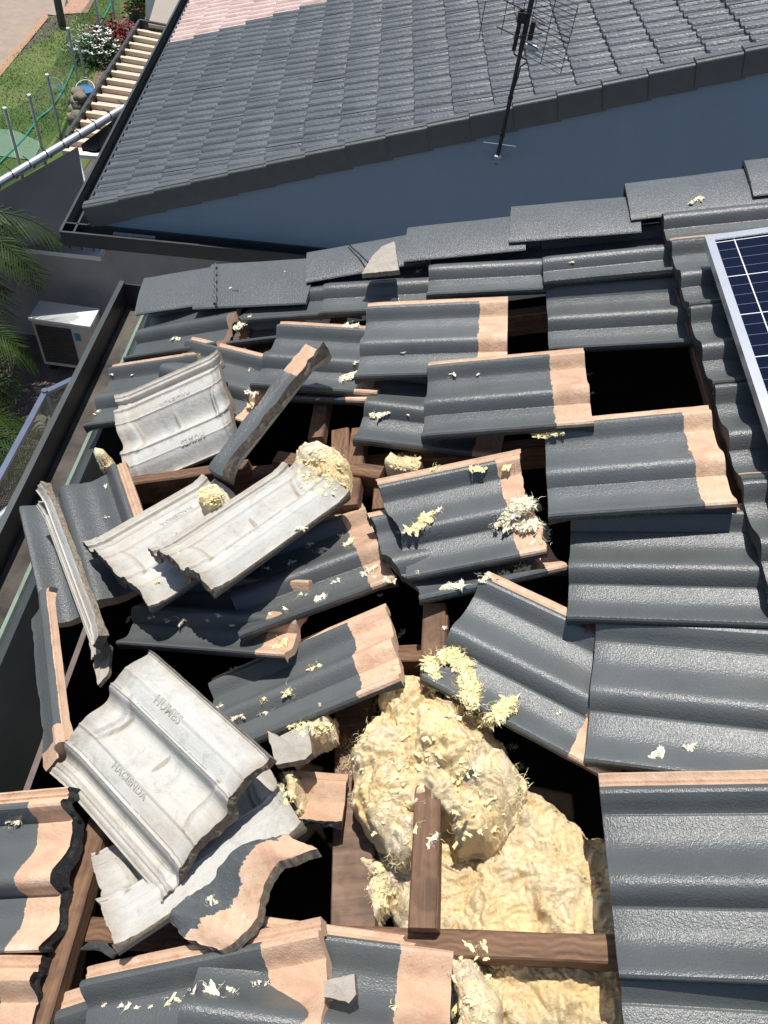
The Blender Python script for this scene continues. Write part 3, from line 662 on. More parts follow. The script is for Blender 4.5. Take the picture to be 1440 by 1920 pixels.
for i,(a,b,c,z,lab) in enumerate(caps):
    A=hit(*a,z);B=hit(*b,z+.0);Cc=hit(*c,z-.015)
    x=(B-A); L=x.length*1.10+.01; x.normalize(); y=(A-Cc); y=y-x*y.dot(x); wn=y.length; y.normalize(); zz=x.cross(y)
    # tilt so that each head passes under the next nose
    org=A-y*wn
    M_=R2W.to_4x4()@Matrix(((x.x,y.x,zz.x,org.x),(x.y,y.y,zz.y,org.y),(x.z,y.z,zz.z,org.z),(0,0,0,1)))@Matrix.Rotation(R(2.0),4,'Y')
    o=link('verge_cap',cap_mesh(L,wn,.13,i)); o.matrix_world=M_; tag(o,lab,'ridge tile','verge caps along the far edge of the damaged roof'); cap_objs.append(o)
mb=MB(); bead=[onroof(404+math.sin(q*2.1)*1.5,495+q*4.4,.066+.002*math.sin(q*3)) for q in range(0,18)]; mb.tube(bead,[.004+.0018*math.sin(i*2.3) for i in range(18)],7)
o=mb.build('sealant_bead',[M_cap],None,60); o.parent=cap_objs[0]; bpy.context.view_layer.update(); o.matrix_parent_inverse=cap_objs[0].matrix_world.inverted()
mb=MB(); cr=[(652,456),(662,466),(673,475),(682,484),(690,492),(697,500)]; mb.tube([onroof(x,y,.076) for x,y in cr],.0026,5)
o=mb.build('crack',[M_blk],None,60); o.parent=cap_objs[2]; o.matrix_parent_inverse=cap_objs[2].matrix_world.inverted()
# dark bedding strip and far side of the verge
mb=MB(); n=50; vs=[];fs=[]
for i in range(n+1):
    u=UE+.03+3.2*i/n
    for q,(v,z) in enumerate(((2.28,-.03),(2.29,.01),(2.34,.015),(2.36,.0),(2.37,-.05))):
        dv=.02*noise.noise(Vector((u*22,q,1)))+.012*noise.noise(Vector((u*70,q,5))); vs.append(RP(u,v+.055*(u+1.3)/2+dv,z+dv*.5))
for i in range(n):
    for j in range(4): k=i*5+j; fs.append((k,k+5,k+6,k+1))
mb.add(vs,fs); hpart('verge_bedding',mb,M_dedge,60)
def shard(name,pts,z,thick,mat,label,seed,cat='tile shard',smooth=30,zt=None,edge=None,grp=None):
    """irregular chip of tile: jagged outline, real thickness"""
    P=[hit(x,y,z if zt is None else z+zt[i]) for i,(x,y) in enumerate(pts)]; n=len(P); ring=[]
    for i in range(n):
        a=P[i];b=P[(i+1)%n]; m_=max(2,int((b-a).length/.008))
        for q in range(m_):
            p=a.lerp(b,q/m_); s_=.003*noise.noise(p*120+Vector((seed,0,0))) ; ring.append(p+Vector((s_,s_*.7,0)))
    c=sum(ring,Vector())/len(ring); N=len(ring)
    V=[R2W@p for p in ring]+[R2W@(c+(p-c)*.985+Vector((0,0,thick))) for p in ring]
    V+= [R2W@(c+(p-c)*.5+Vector((0,0,thick+.004*noise.noise(p*60)))) for p in ring]+[R2W@(c+Vector((0,0,thick+.002)))]
    V+= [R2W@c]
    Fc=[];Mi=[]
    for i in range(N):
        j=(i+1)%N; Fc.append((i,j,N+j,N+i)); Mi.append(1); Fc.append((N+i,N+j,2*N+j,2*N+i)); Mi.append(0); Fc.append((2*N+i,2*N+j,3*N)); Mi.append(0); Fc.append((j,i,3*N+1)); Mi.append(1)
    me=bpy.data.meshes.new(name); me.from_pydata(V,[],Fc); 
    for p,i in zip(me.polygons,Mi): p.material_index=i
    me.update(); bm=bmesh.new(); bm.from_mesh(me); bmesh.ops.recalc_face_normals(bm,faces=bm.faces); bm.to_mesh(me); bm.free()
    me.polygons.foreach_set('use_smooth',[True]*len(me.polygons)); me.set_sharp_from_angle(angle=R(smooth))
    o=link(name,me,[mat,edge or M_edge]); return tag(o,label,cat,grp)
shard('tile_shard',[(680,522),(700,488),(718,470),(742,460),(750,515)],.082,.016,M_und,'pale broken shard lying on the cracked verge cap',1,zt=[0,0.01,.02,.03,.015])
shard('tile_shard',[(505,1378),(530,1388),(583,1362),(590,1420),(578,1432),(522,1442)],.02,.02,M_und,'grey tile chunk under the lower edge of the charcoal tile above the wool',2)
shard('tile_shard',[(612,1842),(668,1830),(672,1868),(660,1884),(612,1872)],.035,.016,M_und,'small grey chunk resting on the bottom tile',3)
shard('tile_shard',[(152,1782),(170,1768),(200,1768),(222,1788),(212,1798),(185,1782)],-.02,.008,M_dedge,'thin dark chip under the corner of the lower grey tile',4)
shard('tile_shard',[(190,1205),(212,1215),(208,1268),(188,1290),(180,1250)],.0,.012,M_und,'small pale chip hanging below the narrow grey tile on edge',5)
shard('slate_sliver',[(868,1463),(882,1444),(889,1448),(876,1467)],.135,.004,M_dedge,'small dark sliver stuck in the crumpled heap of wool',9)
shard('tile_shard',[(595,1320),(604,1319),(603,1327),(598,1328)],.045,.004,M_bare,'tiny pink chip on the charcoal tile above the wool',6)
# ---------------------------------------------------------------- neighbouring house
P0=Vector((-3.267,6.622,-2.793)); Dn=Vector((.942,.052,.332)).normalized(); Pn=Vector((-Dn.y,Dn.x,0)).normalized(); Nn2=Dn.cross(Pn).normalized(); Hn=Vector((Dn.x,Dn.y,0)).normalized()
nb=empty('neighbouring_house',tuple(P0-Vector((0,0,3)))); tag(nb,'neighbouring house with charcoal and pink tiled roof and slate blue gable wall','house'); bpy.context.view_layer.update()
def npart(name,mb,mat,smooth=None):
    o=mb.build(name,mat,None,smooth); o.parent=nb; o.matrix_parent_inverse=nb.matrix_world.inverted(); return o
pf2=[(0,.008),(.028,.010),(.034,.026),(.05,.022),(.066,.006),(.1,.004),(.138,.010),(.170,.024),(.192,.027),(.21,.018),(.2205,.005),(.25,.004),(.29,.010),(.318,.024),(.329,.024),(.33,.004)]
def Q(a,p,n): return P0+Dn*a+Pn*p+Nn2*n
mb=MB(); mp=MB(); rr=random.Random(3)
ncol=24; nrow=44
for c in range(ncol):
    a=-.09+c*.355
    for r_ in range(nrow):
        p=.10+r_*.305
        jit=rr.uniform(-.004,.004); tw=rr.uniform(-.003,.003); ja=rr.uniform(-.006,.006)
        pink=(p>4.0-.0*c)
        vs=[];k=len(pf2)
        for (aa,nn) in ((a+ja,-.02),(a+ja,.034),(a+ja+.005,.037),(a+ja+.40,.006)):
            for (wv,z) in pf2:
                zz=(z*1.25 if nn>-.01 else 0)
                vs.append(Q(aa,p+.33-wv,zz+nn+jit+tw*wv*3-.05))
        fs=[(q*k+i,q*k+i+1,(q+1)*k+i+1,(q+1)*k+i) for q in range(3) for i in range(k-1)]
        (mp if pink else mb).add(vs,[f[::-1] for f in fs])
def ntile(name,cols,rough):
    M=Mat(name,rough)
    oi=M.n('TexVoronoi'); mpn=M.n('Mapping'); mpn.inputs['Scale'].default_value=(2.6,3.0,1); M.l(M.tc.outputs['Object'],mpn.inputs[0]); M.l(mpn.outputs[0],oi.inputs[0]); oi.inputs['Scale'].default_value=1
    c=M.ramp(M.noise(3,6,.65),[(.3,cols[0]),(.7,cols[1])]); bq=M.n('RGBToBW'); M.l(oi.outputs['Color'],bq.inputs[0]); c=M.mix(.35,c,M.ramp(bq.outputs[0],[(.2,(.72,.72,.72)),(.8,(1.15,1.15,1.15))]),'MULTIPLY')
    return M.set(c,None,M.bump(M.noise(55,3,.6),.8,.009))
M_nt=ntile('charcoal_roof_tiles',((.105,.117,.128),(.14,.153,.165)),.34)
M_pk=ntile('faded_pink_roof_tiles',((.56,.40,.35),(.74,.58,.53)),.75)
npart('charcoal_roof_tiles',mb,M_nt,35); npart('pink_roof_tiles',mp,M_pk,35)
# deck under the tiles
mb=MB(); mb.hexa([Q(-.05,.17,-.14),Q(8.4,.17,-.14),Q(8.4,13.5,-.14),Q(-.05,13.5,-.14),Q(-.05,.17,-.10),Q(8.4,.17,-.10),Q(8.4,13.5,-.10),Q(-.05,13.5,-.10)]); npart('roof_deck',mb,M_dark)
# rake caps
for i in range(23):
    L_=.40; o=link('ridge_cap',cap_mesh(L_,.12,.18,100+i%4)); 
    M_=Matrix(((Dn.x,-Pn.x,0,0),(Dn.y,-Pn.y,0,0),(Dn.z,-Pn.z,0,0),(0,0,0,1)))
    org=Q(-.11+i*.37,.135,.040)
    yv=-Pn; zv=Dn.cross(yv); 
    if zv.z<0: pass
    # mirror the section: its near lip lies on the tiles, its long leg drops down the gable
    M_=Matrix(((Dn.x,yv.x,-zv.x,org.x),(Dn.y,yv.y,-zv.y,org.y),(Dn.z,yv.z,-zv.z,org.z),(0,0,0,1)))
    me=o.data; me.transform(Matrix.Diagonal((1,1,1,1))); o.matrix_world=M_@Matrix.Rotation(R(2.9),4,'Y')@Matrix.Rotation(R(-1.4),4,'Z'); me.flip_normals()
    o.parent=nb; o.matrix_parent_inverse=nb.matrix_world.inverted()
# gable wall: slate blue triangle above the level gutter, then the rendered lower wall
Yw=.10
def G(h,p,z): q=P0+Hn*h+Pn*p; return Vector((q.x,q.y,z))
zg=P0.z-.30
def zr(h): return P0.z+h*Dn.z/math.hypot(Dn.x,Dn.y)-.12
mb=MB(); mb.hexa([G(.05,Yw-.06,zg-.1),G(8,Yw-.06,zg-.1),G(8,Yw+.06,zg-.1),G(.05,Yw+.06,zg-.1),G(.05,Yw-.06,zr(.05)),G(8,Yw-.06,zr(8)),G(8,Yw+.06,zr(8)),G(.05,Yw+.06,zr(.05))]); npart('gable_wall',mb,M_wallblue)
mb=MB(); mb.hexa([G(-.15,.62,GZ),G(8,.62,GZ),G(8,.8,GZ),G(-.15,.8,GZ),G(-.15,.62,zg-.12),G(8,.62,zg-.12),G(8,.8,zg-.12),G(-.15,.8,zg-.12)]); mb.hexa([G(-3.5,.62,GZ),G(-.15,.62,GZ),G(-.15,.8,GZ),G(-3.5,.8,GZ),G(-3.5,.62,zg-.55),G(-.15,.62,zg-.55),G(-.15,.8,zg-.55),G(-3.5,.8,zg-.55)])
mb.hexa([G(.2,.80,GZ),G(.35,.80,GZ),G(.35,13,GZ),G(.2,13,GZ),G(.2,.80,zg-.1),G(.35,.80,zg-.1),G(.35,13,zg-.1),G(.2,13,zg-.1)])
npart('wall',mb,M_render)
# box gutters: along the gable foot and along the eave
g2=empty('box_gutter',tuple(G(-.2,-.1,zg))); tag(g2,'charcoal box gutter turning the corner below the blue gable','gutter'); bpy.context.view_layer.update()
def trough(name,fr,y0,y1,wid,dep,par):
    mo=MB(); t=.006
    mo.box((-wid-t,y0,-dep),(-wid,y1,0)); mo.box((-wid-.014,y0,-.003),(-wid+.01,y1,.012)); mo.box((-wid,y0,-dep),(0,y1,-dep+t)); mo.box((-t,y0,-dep+t),(0,y1,.0)); mo.box((-.012,y0,.0005),(.006,y1,.010))
    o=mo.build(name,[M_char]); o.parent=par; o.matrix_parent_inverse=par.matrix_world.inverted(); o.matrix_basis=fr
ca=aty(115,430,P0.y+Yw-.20); cc=Vector((ca.x,ca.y,ca.z))
hx=-Hn; 
# frame: local -x points outward (towards the camera), local y runs along the wall
fr=Matrix(((Pn.x,-Hn.x*-1,0,0),(Pn.y,Hn.y,0,0),(0,0,1,0),(0,0,0,1)))
hh=(cc-P0).dot(Hn)
base=P0+Hn*hh+Pn*(Yw-.07); base.z=cc.z
fr=Matrix(((Pn.x,Hn.x,0,base.x),(Pn.y,Hn.y,0,base.y),(0,0,1,base.z),(0,0,0,1)))
trough('gable_gutter',fr,.0,8.2,.16,.14,g2)
base2=P0+Hn*(hh+.13)+Pn*(Yw-.23); base2.z=cc.z
fr2=Matrix(((Hn.x,Pn.x,0,base2.x),(Hn.y,Pn.y,0,base2.y),(0,0,1,base2.z),(0,0,0,1)))
trough('eave_gutter',fr2,.0,13.,.125,.14,g2)
mb=MB(); e0=base2-Hn*.131; mb.beam(e0+Vector((0,0,-.07)),e0+Hn*.14+Vector((0,0,-.07)),.006,.14,mi=0); o=mb.build('gutter_end',[M_char],g2); o.matrix_parent_inverse=g2.matrix_world.inverted()
mb=MB(); mb.beam(G(.15,Yw-.12,cc.z-.03),G(.55,Yw-.12,cc.z-.03),.03,.02); npart('gutter_clip',mb,M_galv)
# ---------------------------------------------------------------- television antenna
ab=aty(932,298,P0.y+Yw-.10)
ant=empty('television_antenna',tuple(ab)); tag(ant,'television antenna with wire reflector grids on a mast fixed to the blue gable','antenna')
bpy.context.view_layer.update()
M_mast=simple('dark_mast_metal',(.05,.055,.06),.45,.2,20,0,1,.6)
def ap(name,mb,mat,smooth=50):
    o=mb.build(name,mat,ant,smooth); return o
def al(x,y,dy=0):      # a spot of the antenna in its own frame, in the plane of the mast
    q=aty(x,y,ab.y+dy)-ab; return q
top=al(1002,-30); top=Vector((0,0,top.z))
zs=lambda y: al(932+(298-y)*.23,y).z
mb=MB(); mb.tube([(0,0,-.04),(0,0,zs(120)),(.0,0,zs(95))],.017,10); mb.tube([(0,0,zs(95)),(0,0,zs(-60))],.021,10); ap('mast',mb,[M_mast])
for y in (183,253):
    mb=MB(); mb.tube([(0,0,zs(y)-.012),(0,0,zs(y)+.012)],.022,10); ap('clamp_band',mb,[M_blk])
mb=MB(); mb.box((-.14,.035,-.03),(.14,.042,.11)); mb.box((-.02,-.02,-.03),(.02,.035,.03)); mb.box((-.13,.028,.02),(-.11,.036,.04)); mb.box((.09,.028,.02),(.11,.036,.04)); ap('bracket',mb,[M_wallblue],None)
mb=MB(); mb.tube([(-.03,-.03,.03),(.03,-.03,.03)],.012,8); ap('bracket_bolt',mb,[M_galv])
mb=MB(); z0,z1=zs(92),zs(22); mb.box((-.075,-.06,z0),(-.045,-.03,z1+.02)); mb.box((-.085,-.08,zs(34)-.02),(-.02,-.02,zs(20))); mb.box((.03,-.03,zs(72)),(.065,.01,zs(38))); ap('dipole_housing',mb,[M_blk],None)
mb=MB(); mb.tube([(.02,0,zs(85)),(.11,-.02,zs(85))],.022,10); mb.tube([(.05,-.02,zs(92)),(.15,-.03,zs(96))],.012,8); ap('balun',mb,[M_galv])
def grid(cx,cy,side,nm):
    mb=MB(); z_=zs(cy); Wd=.34; Hg=.26; yv=.05
    th=R(28)*side
    def gp(s,t): # s along width 0..1 , t height -0.5..0.5
        return Vector((side*(.04+s*Wd*math.cos(R(28))),yv-s*Wd*math.sin(R(28))*.6,z_+t*Hg-s*.06))
    for i in range(8): t=i/7-.5; mb.tube([gp(.0,t*.9),gp(.15,t*.95),gp(.97,t),gp(1,t)],.0024,5)
    for s in (.0,.45,1): mb.tube([gp(s,-.5),gp(s,.5)],.003,5)
    return ap(nm,mb,[M_mast])
for cy,sd in((30,-1),(74,1),(14,1)): grid(0,cy,sd,'reflector_grid')
mb=MB()
for cy in(62,12):
    z_=zs(cy)
    for sd in(-1,1):
        mb.tube([(-.06,-.1,z_),(sd*.17-.06,-.14,z_+.06)],.004,5); mb.tube([(-.06,-.1,z_),(sd*.17-.06,-.14,z_-.05)],.004,5)
ap('bow_tie_dipole',mb,[M_mast])
mb=MB(); mb.tube([(-.06,-.05,zs(90)),(-.05,-.04,zs(100)),(.05,-.02,zs(108)),(.07,-.01,zs(114)),(.022,-.02,zs(122)),(.02,-.024,zs(140)),(.0,-.024,zs(180)),(.01,-.022,zs(250)),(0,-.022,.05)],.006,6); ap('coax_cable',mb,[M_blk])
# ---------------------------------------------------------------- ground
ground=MB(); s_=60; ground.add([(-s_,-s_,GZ-.012),(s_,-s_,GZ-.012),(s_,s_,GZ-.012),(-s_,s_,GZ-.012)],[(0,1,2,3)])
M_pave=simple('dark_paving',(.10,.085,.075),.85,.35,3,.5,40)
tag(ground.build('ground',[M_pave]),kind='structure')
def poly(name,px,z,mat,lab=None):
    pts=[atz(x,y,z) for x,y in px]; mb=MB(); mb.add(pts,[tuple(range(len(pts)))]); o=mb.build(name,[mat]); me=o.data
    if me.polygons[0].normal.z<0: me.flip_normals()
    return tag(o,kind='structure')
def lawnm():
    M=Mat('mown_grass',.9); a=M.ramp(M.noise(1.1,7,.7),[(.3,(.11,.19,.04)),(.5,(.17,.25,.065)),(.72,(.30,.29,.13))]); b=M.ramp(M.noise(30,6,.8),[(.3,(.5,.5,.5)),(.7,(1.2,1.2,1.1))]); a=M.mix(.8,a,b,'MULTIPLY'); return M.set(a,None,M.bump(M.noise(40,5,.8),1,.05))
poly('lawn',[(-400,700),(0,500),(150,330),(240,190),(420,-60),(470,-300),(100,-300),(160,20),(-30,150),(-400,420)],GZ+.0,lawnm())
M_path=simple('pale_brown_paving',(.33,.26,.205),.9,.12,4,.6,60,0,.01)
poly('path',[(-300,120),(0,128),(88,27),(118,30),(135,-60),(150,-300),(-500,-300)],GZ+.008,M_path)
poly('brick_edging',[(-20,168),(91,32),(86,22),(-40,170)],GZ+.014,simple('brick_border',(.40,.24,.15),.9,.3,20,.4,60))
poly('brick_paving',[(112,26),(165,24),(186,-20),(150,-60),(120,-60),(128,5)],GZ+.016,simple('red_brick_paving',(.42,.25,.17),.9,.25,16,.4,60))
poly('garden_bed',[(155,200),(205,70),(260,-10),(330,-60),(350,-20),(270,60),(180,235),(150,262)],GZ+.012,simple('garden_soil',(.20,.13,.10),.95,.4,14,.8,60,0,.02))
poly('glass_pad',[(-10,240),(30,245),(80,268),(62,300),(-20,290)],GZ+.016,simple('green_grey_slab',(.20,.27,.19),.7,.1,3))
# blades of grass standing in the near lawn
rg=random.Random(2); mb=MB()
la,lb=atz(-20,330,GZ),atz(250,0,GZ)
plw=[tuple(atz(x,y,GZ)[:2]) for x,y in [(-20,330),(95,250),(240,150),(200,-10),(160,20),(95,30),(-20,150)]]
xs=[p[0] for p in plw]; ys=[p[1] for p in plw]; cnt=0
while cnt<9000:
    x=rg.uniform(min(xs),max(xs)); y=rg.uniform(min(ys),max(ys)); 
    if not inside((x,y),plw): continue
    cnt+=1; a=rg.uniform(0,6.28); w_=.012; h_=rg.uniform(.015,.04)*(1+.8*noise.noise(Vector((x*1.2,y*1.2,0))))
    mb.add([(x-math.cos(a)*w_,y-math.sin(a)*w_,GZ),(x+math.cos(a)*w_,y+math.sin(a)*w_,GZ),(x+math.sin(a)*.03,y+math.cos(a)*.03,GZ+h_)],[(0,1,2)])
M_gr=simple('grass_blades',(.26,.34,.10),.8,.4,2); tag(mb.build('grass',[M_gr]),kind='stuff')
# bollard
b0=atz(117,48,GZ); mb=MB(); mb.tube([b0,b0+Vector((0,0,.82)),b0+Vector((0,0,.86))],[.09,.085,.07],12); M_bol=simple('mossy_post_wood',(.10,.095,.07),.9,.4,12,.5,40)
tag(mb.build('bollard',[M_bol],None,50),'short weathered wooden post at the corner of the lawn','bollard')
# glass pool fence
posts=[((40,318),(24,255)),((82,292),(60,207)),((113,252),(88,142)),((148,160),(130,72)),((165,180),(152,45)),((193,86),(180,10)),((219,60),(208,-25)),((240,28),(235,-50))]
posts=[((40,318),(24,255)),((82,292),(60,207)),((113,252),(88,142)),((148,160),(130,72)),((192,84),(180,10)),((218,58),(208,-30)),((250,15),(238,-60))]
fence=empty('glass_pool_fence',tuple(atz(113,252,GZ))); tag(fence,'frameless green glass pool fence between slim metal posts along the lawn','fence'); bpy.context.view_layer.update()
def fpart(name,mb,mat,sm=None):
    o=mb.build(name,mat,None,sm); o.parent=fence; o.matrix_parent_inverse=fence.matrix_world.inverted(); return o
PP=[]
for b,t in posts:
    q=atz(b[0],b[1],GZ); PP.append(q); mb=MB(); mb.tube([q,q+Vector((0,0,1.05)),q+Vector((0,0,1.07))],[.028,.028,.01],10); fpart('fence_post',mb,[M_galv],50)
    mb=MB(); mb.tube([q+Vector((0,0,1.071)),q+Vector((0,0,1.10))],.034,10); fpart('post_cap',mb,[M_white],50)
for a,b in zip(PP,PP[1:]):
    d=(b-a).normalized(); mb=MB(); mb.beam(a+d*.06+Vector((0,0,.55)),b-d*.06+Vector((0,0,.55)),.012,.95); fpart('glass_panel',mb,[M_glass])
a=PP[0]; d=(PP[0]-PP[1]).normalized(); mb=MB(); mb.beam(a+d*.06+Vector((0,0,.55)),a+d*1.6+Vector((0,0,.55)),.012,.95); fpart('glass_panel',mb,[M_glass])
mb=MB(); mb.tube([atz(x,y,GZ+.02) for x,y in[(212,0),(188,45),(165,85),(140,120),(118,170),(95,205),(72,222),(45,260),(0,305),(-60,350)]],.022,6); tag(mb.build('garden_hose',[simple('teal_hose',(.03,.36,.30),.5,.1)],None,60),'teal garden hose trailing along the glass fence','hose')
# two extra short posts behind the fence
for (b,t,lab) in(((167,178),(160,150),'short steel post near the blue bucket by the stair'),((164,170),(154,92),'slim steel post in front of the white flowers')):
    q=atz(*b,GZ); mb=MB(); mb.tube([q,q+Vector((0,0,.35 if t[1]>100 else .95))],.03,10); tag(mb.build('metal_post',[M_galv],None,50),lab,'post')
# rocks stacked at the garden edge
def blob(c,r,seed,sub=3,flat=1.):
    bm=bmesh.new(); bmesh.ops.create_icosphere(bm,subdivisions=sub,radius=1)
    vs=[];fs=[]
    for v in bm.verts:
        d=v.co.normalized(); k=1+.35*noise.noise(d*1.3+Vector((seed,0,0)))+.15*noise.noise(d*4+Vector((seed,3,0)))
        vs.append(c+Vector((d.x*r*k,d.y*r*k,d.z*r*k*flat)))
    fs=[tuple(v.index for v in f.verts) for f in bm.faces]; bm.free(); return vs,fs
M_rock=simple('mossy_rock',(.23,.20,.15),.95,.4,5,1,20,0,.03)
rk=[(143,228),(138,215),(146,212),(140,200),(146,190),(150,176),(141,185),(150,240),(146,168)]
for i,(x,y) in enumerate(rk):
    mb=MB(); z_=GZ+.15+.12*(i%3); mb.add(*blob(atz(x,y+6,z_),.13,i*3.1,3,.8)); tag(mb.build('garden_rock',[M_rock],None,70),'mossy rock in the stacked edging beside the pool fence, %s from the top'%(['eighth','sixth','fifth','fourth','third','second','seventh','ninth','first'][i]),'rock','rocks stacked along the garden bed')
# plants
def plant(px,py,z,r,h,leafm,flm,nfl,label,seed,name='flowering_shrub',nleaf=420):
    c=atz(px,py,z); rg=random.Random(seed); mb=MB(); fl=MB(); st=MB()
    for k in range(9): 
        a=rg.uniform(0,6.28); st.tube([c,c+Vector((math.cos(a)*r*.4,math.sin(a)*r*.4,h*.6)),c+Vector((math.cos(a)*r*.7,math.sin(a)*r*.7,h*.9))],[.02,.012,.004],5)
    for k in range(nleaf):
        d=Vector((rg.gauss(0,1),rg.gauss(0,1),abs(rg.gauss(0,.8)))).normalized(); q=c+Vector((d.x*r,d.y*r,d.z*h))*rg.uniform(.45,1.08)*(1+.3*noise.noise(d*2.2+Vector((seed,0,0))))
        a=Vector((rg.gauss(0,1),rg.gauss(0,1),rg.gauss(0,.6))).normalized(); b=a.cross(Vector((rg.gauss(0,1),rg.gauss(0,1),rg.gauss(0,1)))).normalized(); s=rg.uniform(.04,.085)
        mb.add([q-a*s,q+b*s*.4,q+a*s,q-b*s*.4],[(0,1,2,3)])
    for k in range(nfl):
        d=Vector((rg.gauss(0,1),rg.gauss(0,1),abs(rg.gauss(0,1))+.2)).normalized(); q=c+Vector((d.x*r,d.y*r,d.z*h))*rg.uniform(.95,1.15); s=rg.uniform(.03,.055)
        for j in range(3):
            a=j*2.09+rg.random(); u_=Vector((math.cos(a),math.sin(a),.3)); v_=Vector((-math.sin(a),math.cos(a),.1)); fl.add([q,q+u_*s+v_*s*.5,q+u_*s*1.5,q+u_*s-v_*s*.5],[(0,1,2,3)])
    root=empty(name,tuple(c)); tag(root,label,'plant'); bpy.context.view_layer.update()
    for nm,b_,m_ in(('stem',st,M_bol),('foliage',mb,leafm),('blossom',fl,flm)):
        if not b_.v: continue
        o=b_.build(nm,[m_]); o.parent=root; o.matrix_parent_inverse=root.matrix_world.inverted()
    return root
M_leaf=simple('shrub_leaf',(.06,.11,.03),.6,.5,9); M_leaf2=simple('lime_leaf',(.14,.20,.05),.6,.4,9); M_fw=simple('white_petals',(.8,.78,.78),.7,.05); M_fr=simple('dark_red_leaf',(.24,.03,.035),.6,.4,9); M_fy=simple('yellow_petals',(.75,.52,.05),.7,.1)
plant(190,112,GZ,.55,.55,M_leaf,M_fw,80,'bushy shrub dotted with white flowers beside the timber stair',1,nleaf=600)
plant(215,80,GZ,.55,.5,M_fr,M_fr,40,'dark red leaved shrub behind the white flowering one',2,nleaf=500)
plant(262,22,GZ+.3,.42,.55,M_leaf2,M_fr,40,'potted green plant with red tips at the top of the stair',3,'potted_plant',400)
plant(268,2,GZ+.55,.22,.45,M_leaf2,M_fy,50,'tall yellow flowering plant at the top of the stair',4,'potted_plant',160)
plant(215,590,-4.9,.22,.5,M_leaf2,M_fw,14,'small weed with white buds growing at the gutter corner by the wall',5,'weed',160)
pt=MB(); c=atz(258,40,GZ); pt.tube([c,c+Vector((0,0,.02)),c+Vector((0,0,.34)),c+Vector((0,0,.36))],[.16,.18,.24,.24],16); tag(pt.build('plant_pot',[simple('green_pot',(.05,.12,.08),.4)],None,50),'dark green pot under the red tipped plant','pot')
# blue bucket
bk=empty('blue_bucket',tuple(atz(163,196,GZ))); tag(bk,'blue bucket lying by the rocks next to the stair','bucket'); mb=MB(); mb.tube([(0,0,0),(.01,0,.01),(.02,0,.30),(.02,0,.31)],[.13,.14,.19,.20],14); mb.build('pail',[simple('blue_plastic',(.05,.16,.34),.45)],bk,50); mb=MB(); mb.tube([(.19*math.cos(a)+.02,.19*math.sin(a),.31+.1*math.sin(a)) for a in[i*.35 for i in range(10)]],.008,5); mb.build('handle',[M_white],bk,50)
# ---------------------------------------------------------------- timber stair beside the eave
st_=empty('timber_stair',tuple(atz(140,258,-5.2))); tag(st_,'pale timber stair with dark side beams running beside the tiled eave','stairs'); bpy.context.view_layer.update()
M_tread=wood('pale_pinkish_board',(.55,.40,.34),(.74,.58,.50),0); M_nose=wood('cream_timber',(.52,.46,.31),(.68,.62,.46),0)
def spart(name,mb,mat):
    o=mb.build(name,mat); o.parent=st_; o.matrix_parent_inverse=st_.matrix_world.inverted(); return o
LA,LB=atz(262,44,-5.15),atz(125,262,-5.15); RA,RB=atz(345,60,-5.15),atz(225,272,-5.15)
n=15
for i in range(n+1):
    f0=i/n+.012; f1=(i+1)/n+.012
    def pq(Lp,Rp,f): return Lp[0].lerp(Lp[1],f)
    a=LA.lerp(LB,f0); b=RA.lerp(RB,f0); c=RA.lerp(RB,f1); d=LA.lerp(LB,f1)
    ins=(b-a).normalized()*.06; a=a+ins; d=d+ins
    run=(d-a); 
    lo=Vector((0,0,-.10)); th=Vector((0,0,.03))
    q0=a+run*.05; q1=b+run*.05; q2=b+run*.72; q3=a+run*.72
    mb=MB(); mb.hexa([q0+lo,q1+lo,q2+lo,q3+lo,q0+lo+th,q1+lo+th,q2+lo+th,q3+lo+th]); spart('tread',mb,[M_tread])
    q0=a+run*.70-ins*.4; q1=b+run*.70; q2=b+run*.95; q3=a+run*.95-ins*.4; lo=Vector((0,0,-.075)); th=Vector((0,0,.085))
    mb=MB(); mb.hexa([q0+lo,q1+lo,q2+lo,q3+lo,q0+lo+th,q1+lo+th,q2+lo+th,q3+lo+th]); spart('nosing',mb,[M_nose])
mb=MB(); mb.beam(LA+Vector((0,0,-.05)),LB+Vector((0,0,-.05)),.05,.24); spart('side_beam',mb,[M_char])
mb=MB(); mb.beam(LA+Vector((0,0,.0)),RA+Vector((0,0,.0)),.06,.16); spart('cross_beam',mb,[M_char])
mb=MB(); mb.hexa([LA+Vector((0,0,-.25)),RA+Vector((.3,0,-.25)),RB+Vector((.3,0,-.25)),LB+Vector((0,0,-.25)),LA+Vector((0,0,-.2)),RA+Vector((.3,0,-.2)),RB+Vector((.3,0,-.2)),LB+Vector((0,0,-.2))]); spart('stair_base',mb,[M_dark])
# beige awning panel above the stair
aw=[atz(x,y,-5.1) for x,y in((303,-40),(278,45),(330,54),(375,-40))]
mb=MB(); dn=Vector((0,0,-.06)); mb.hexa([p+dn for p in aw]+list(aw)); tag(mb.build('awning_panel',[simple('beige_panel',(.33,.285,.235),.7,.04,3)]),'flat beige roof panel beyond the top of the stair','awning')
mb=MB(); mb.hexa([atz(x,y,-5.3) for x,y in((272,-30),(274,40),(283,44),(310,-40))]+[atz(x,y,-5.3)+Vector((0,0,.05)) for x,y in((272,-30),(274,40),(283,44),(310,-40))]); tag(mb.build('side_screen',[M_char]),'dark screen strip beside the beige panel','screen')
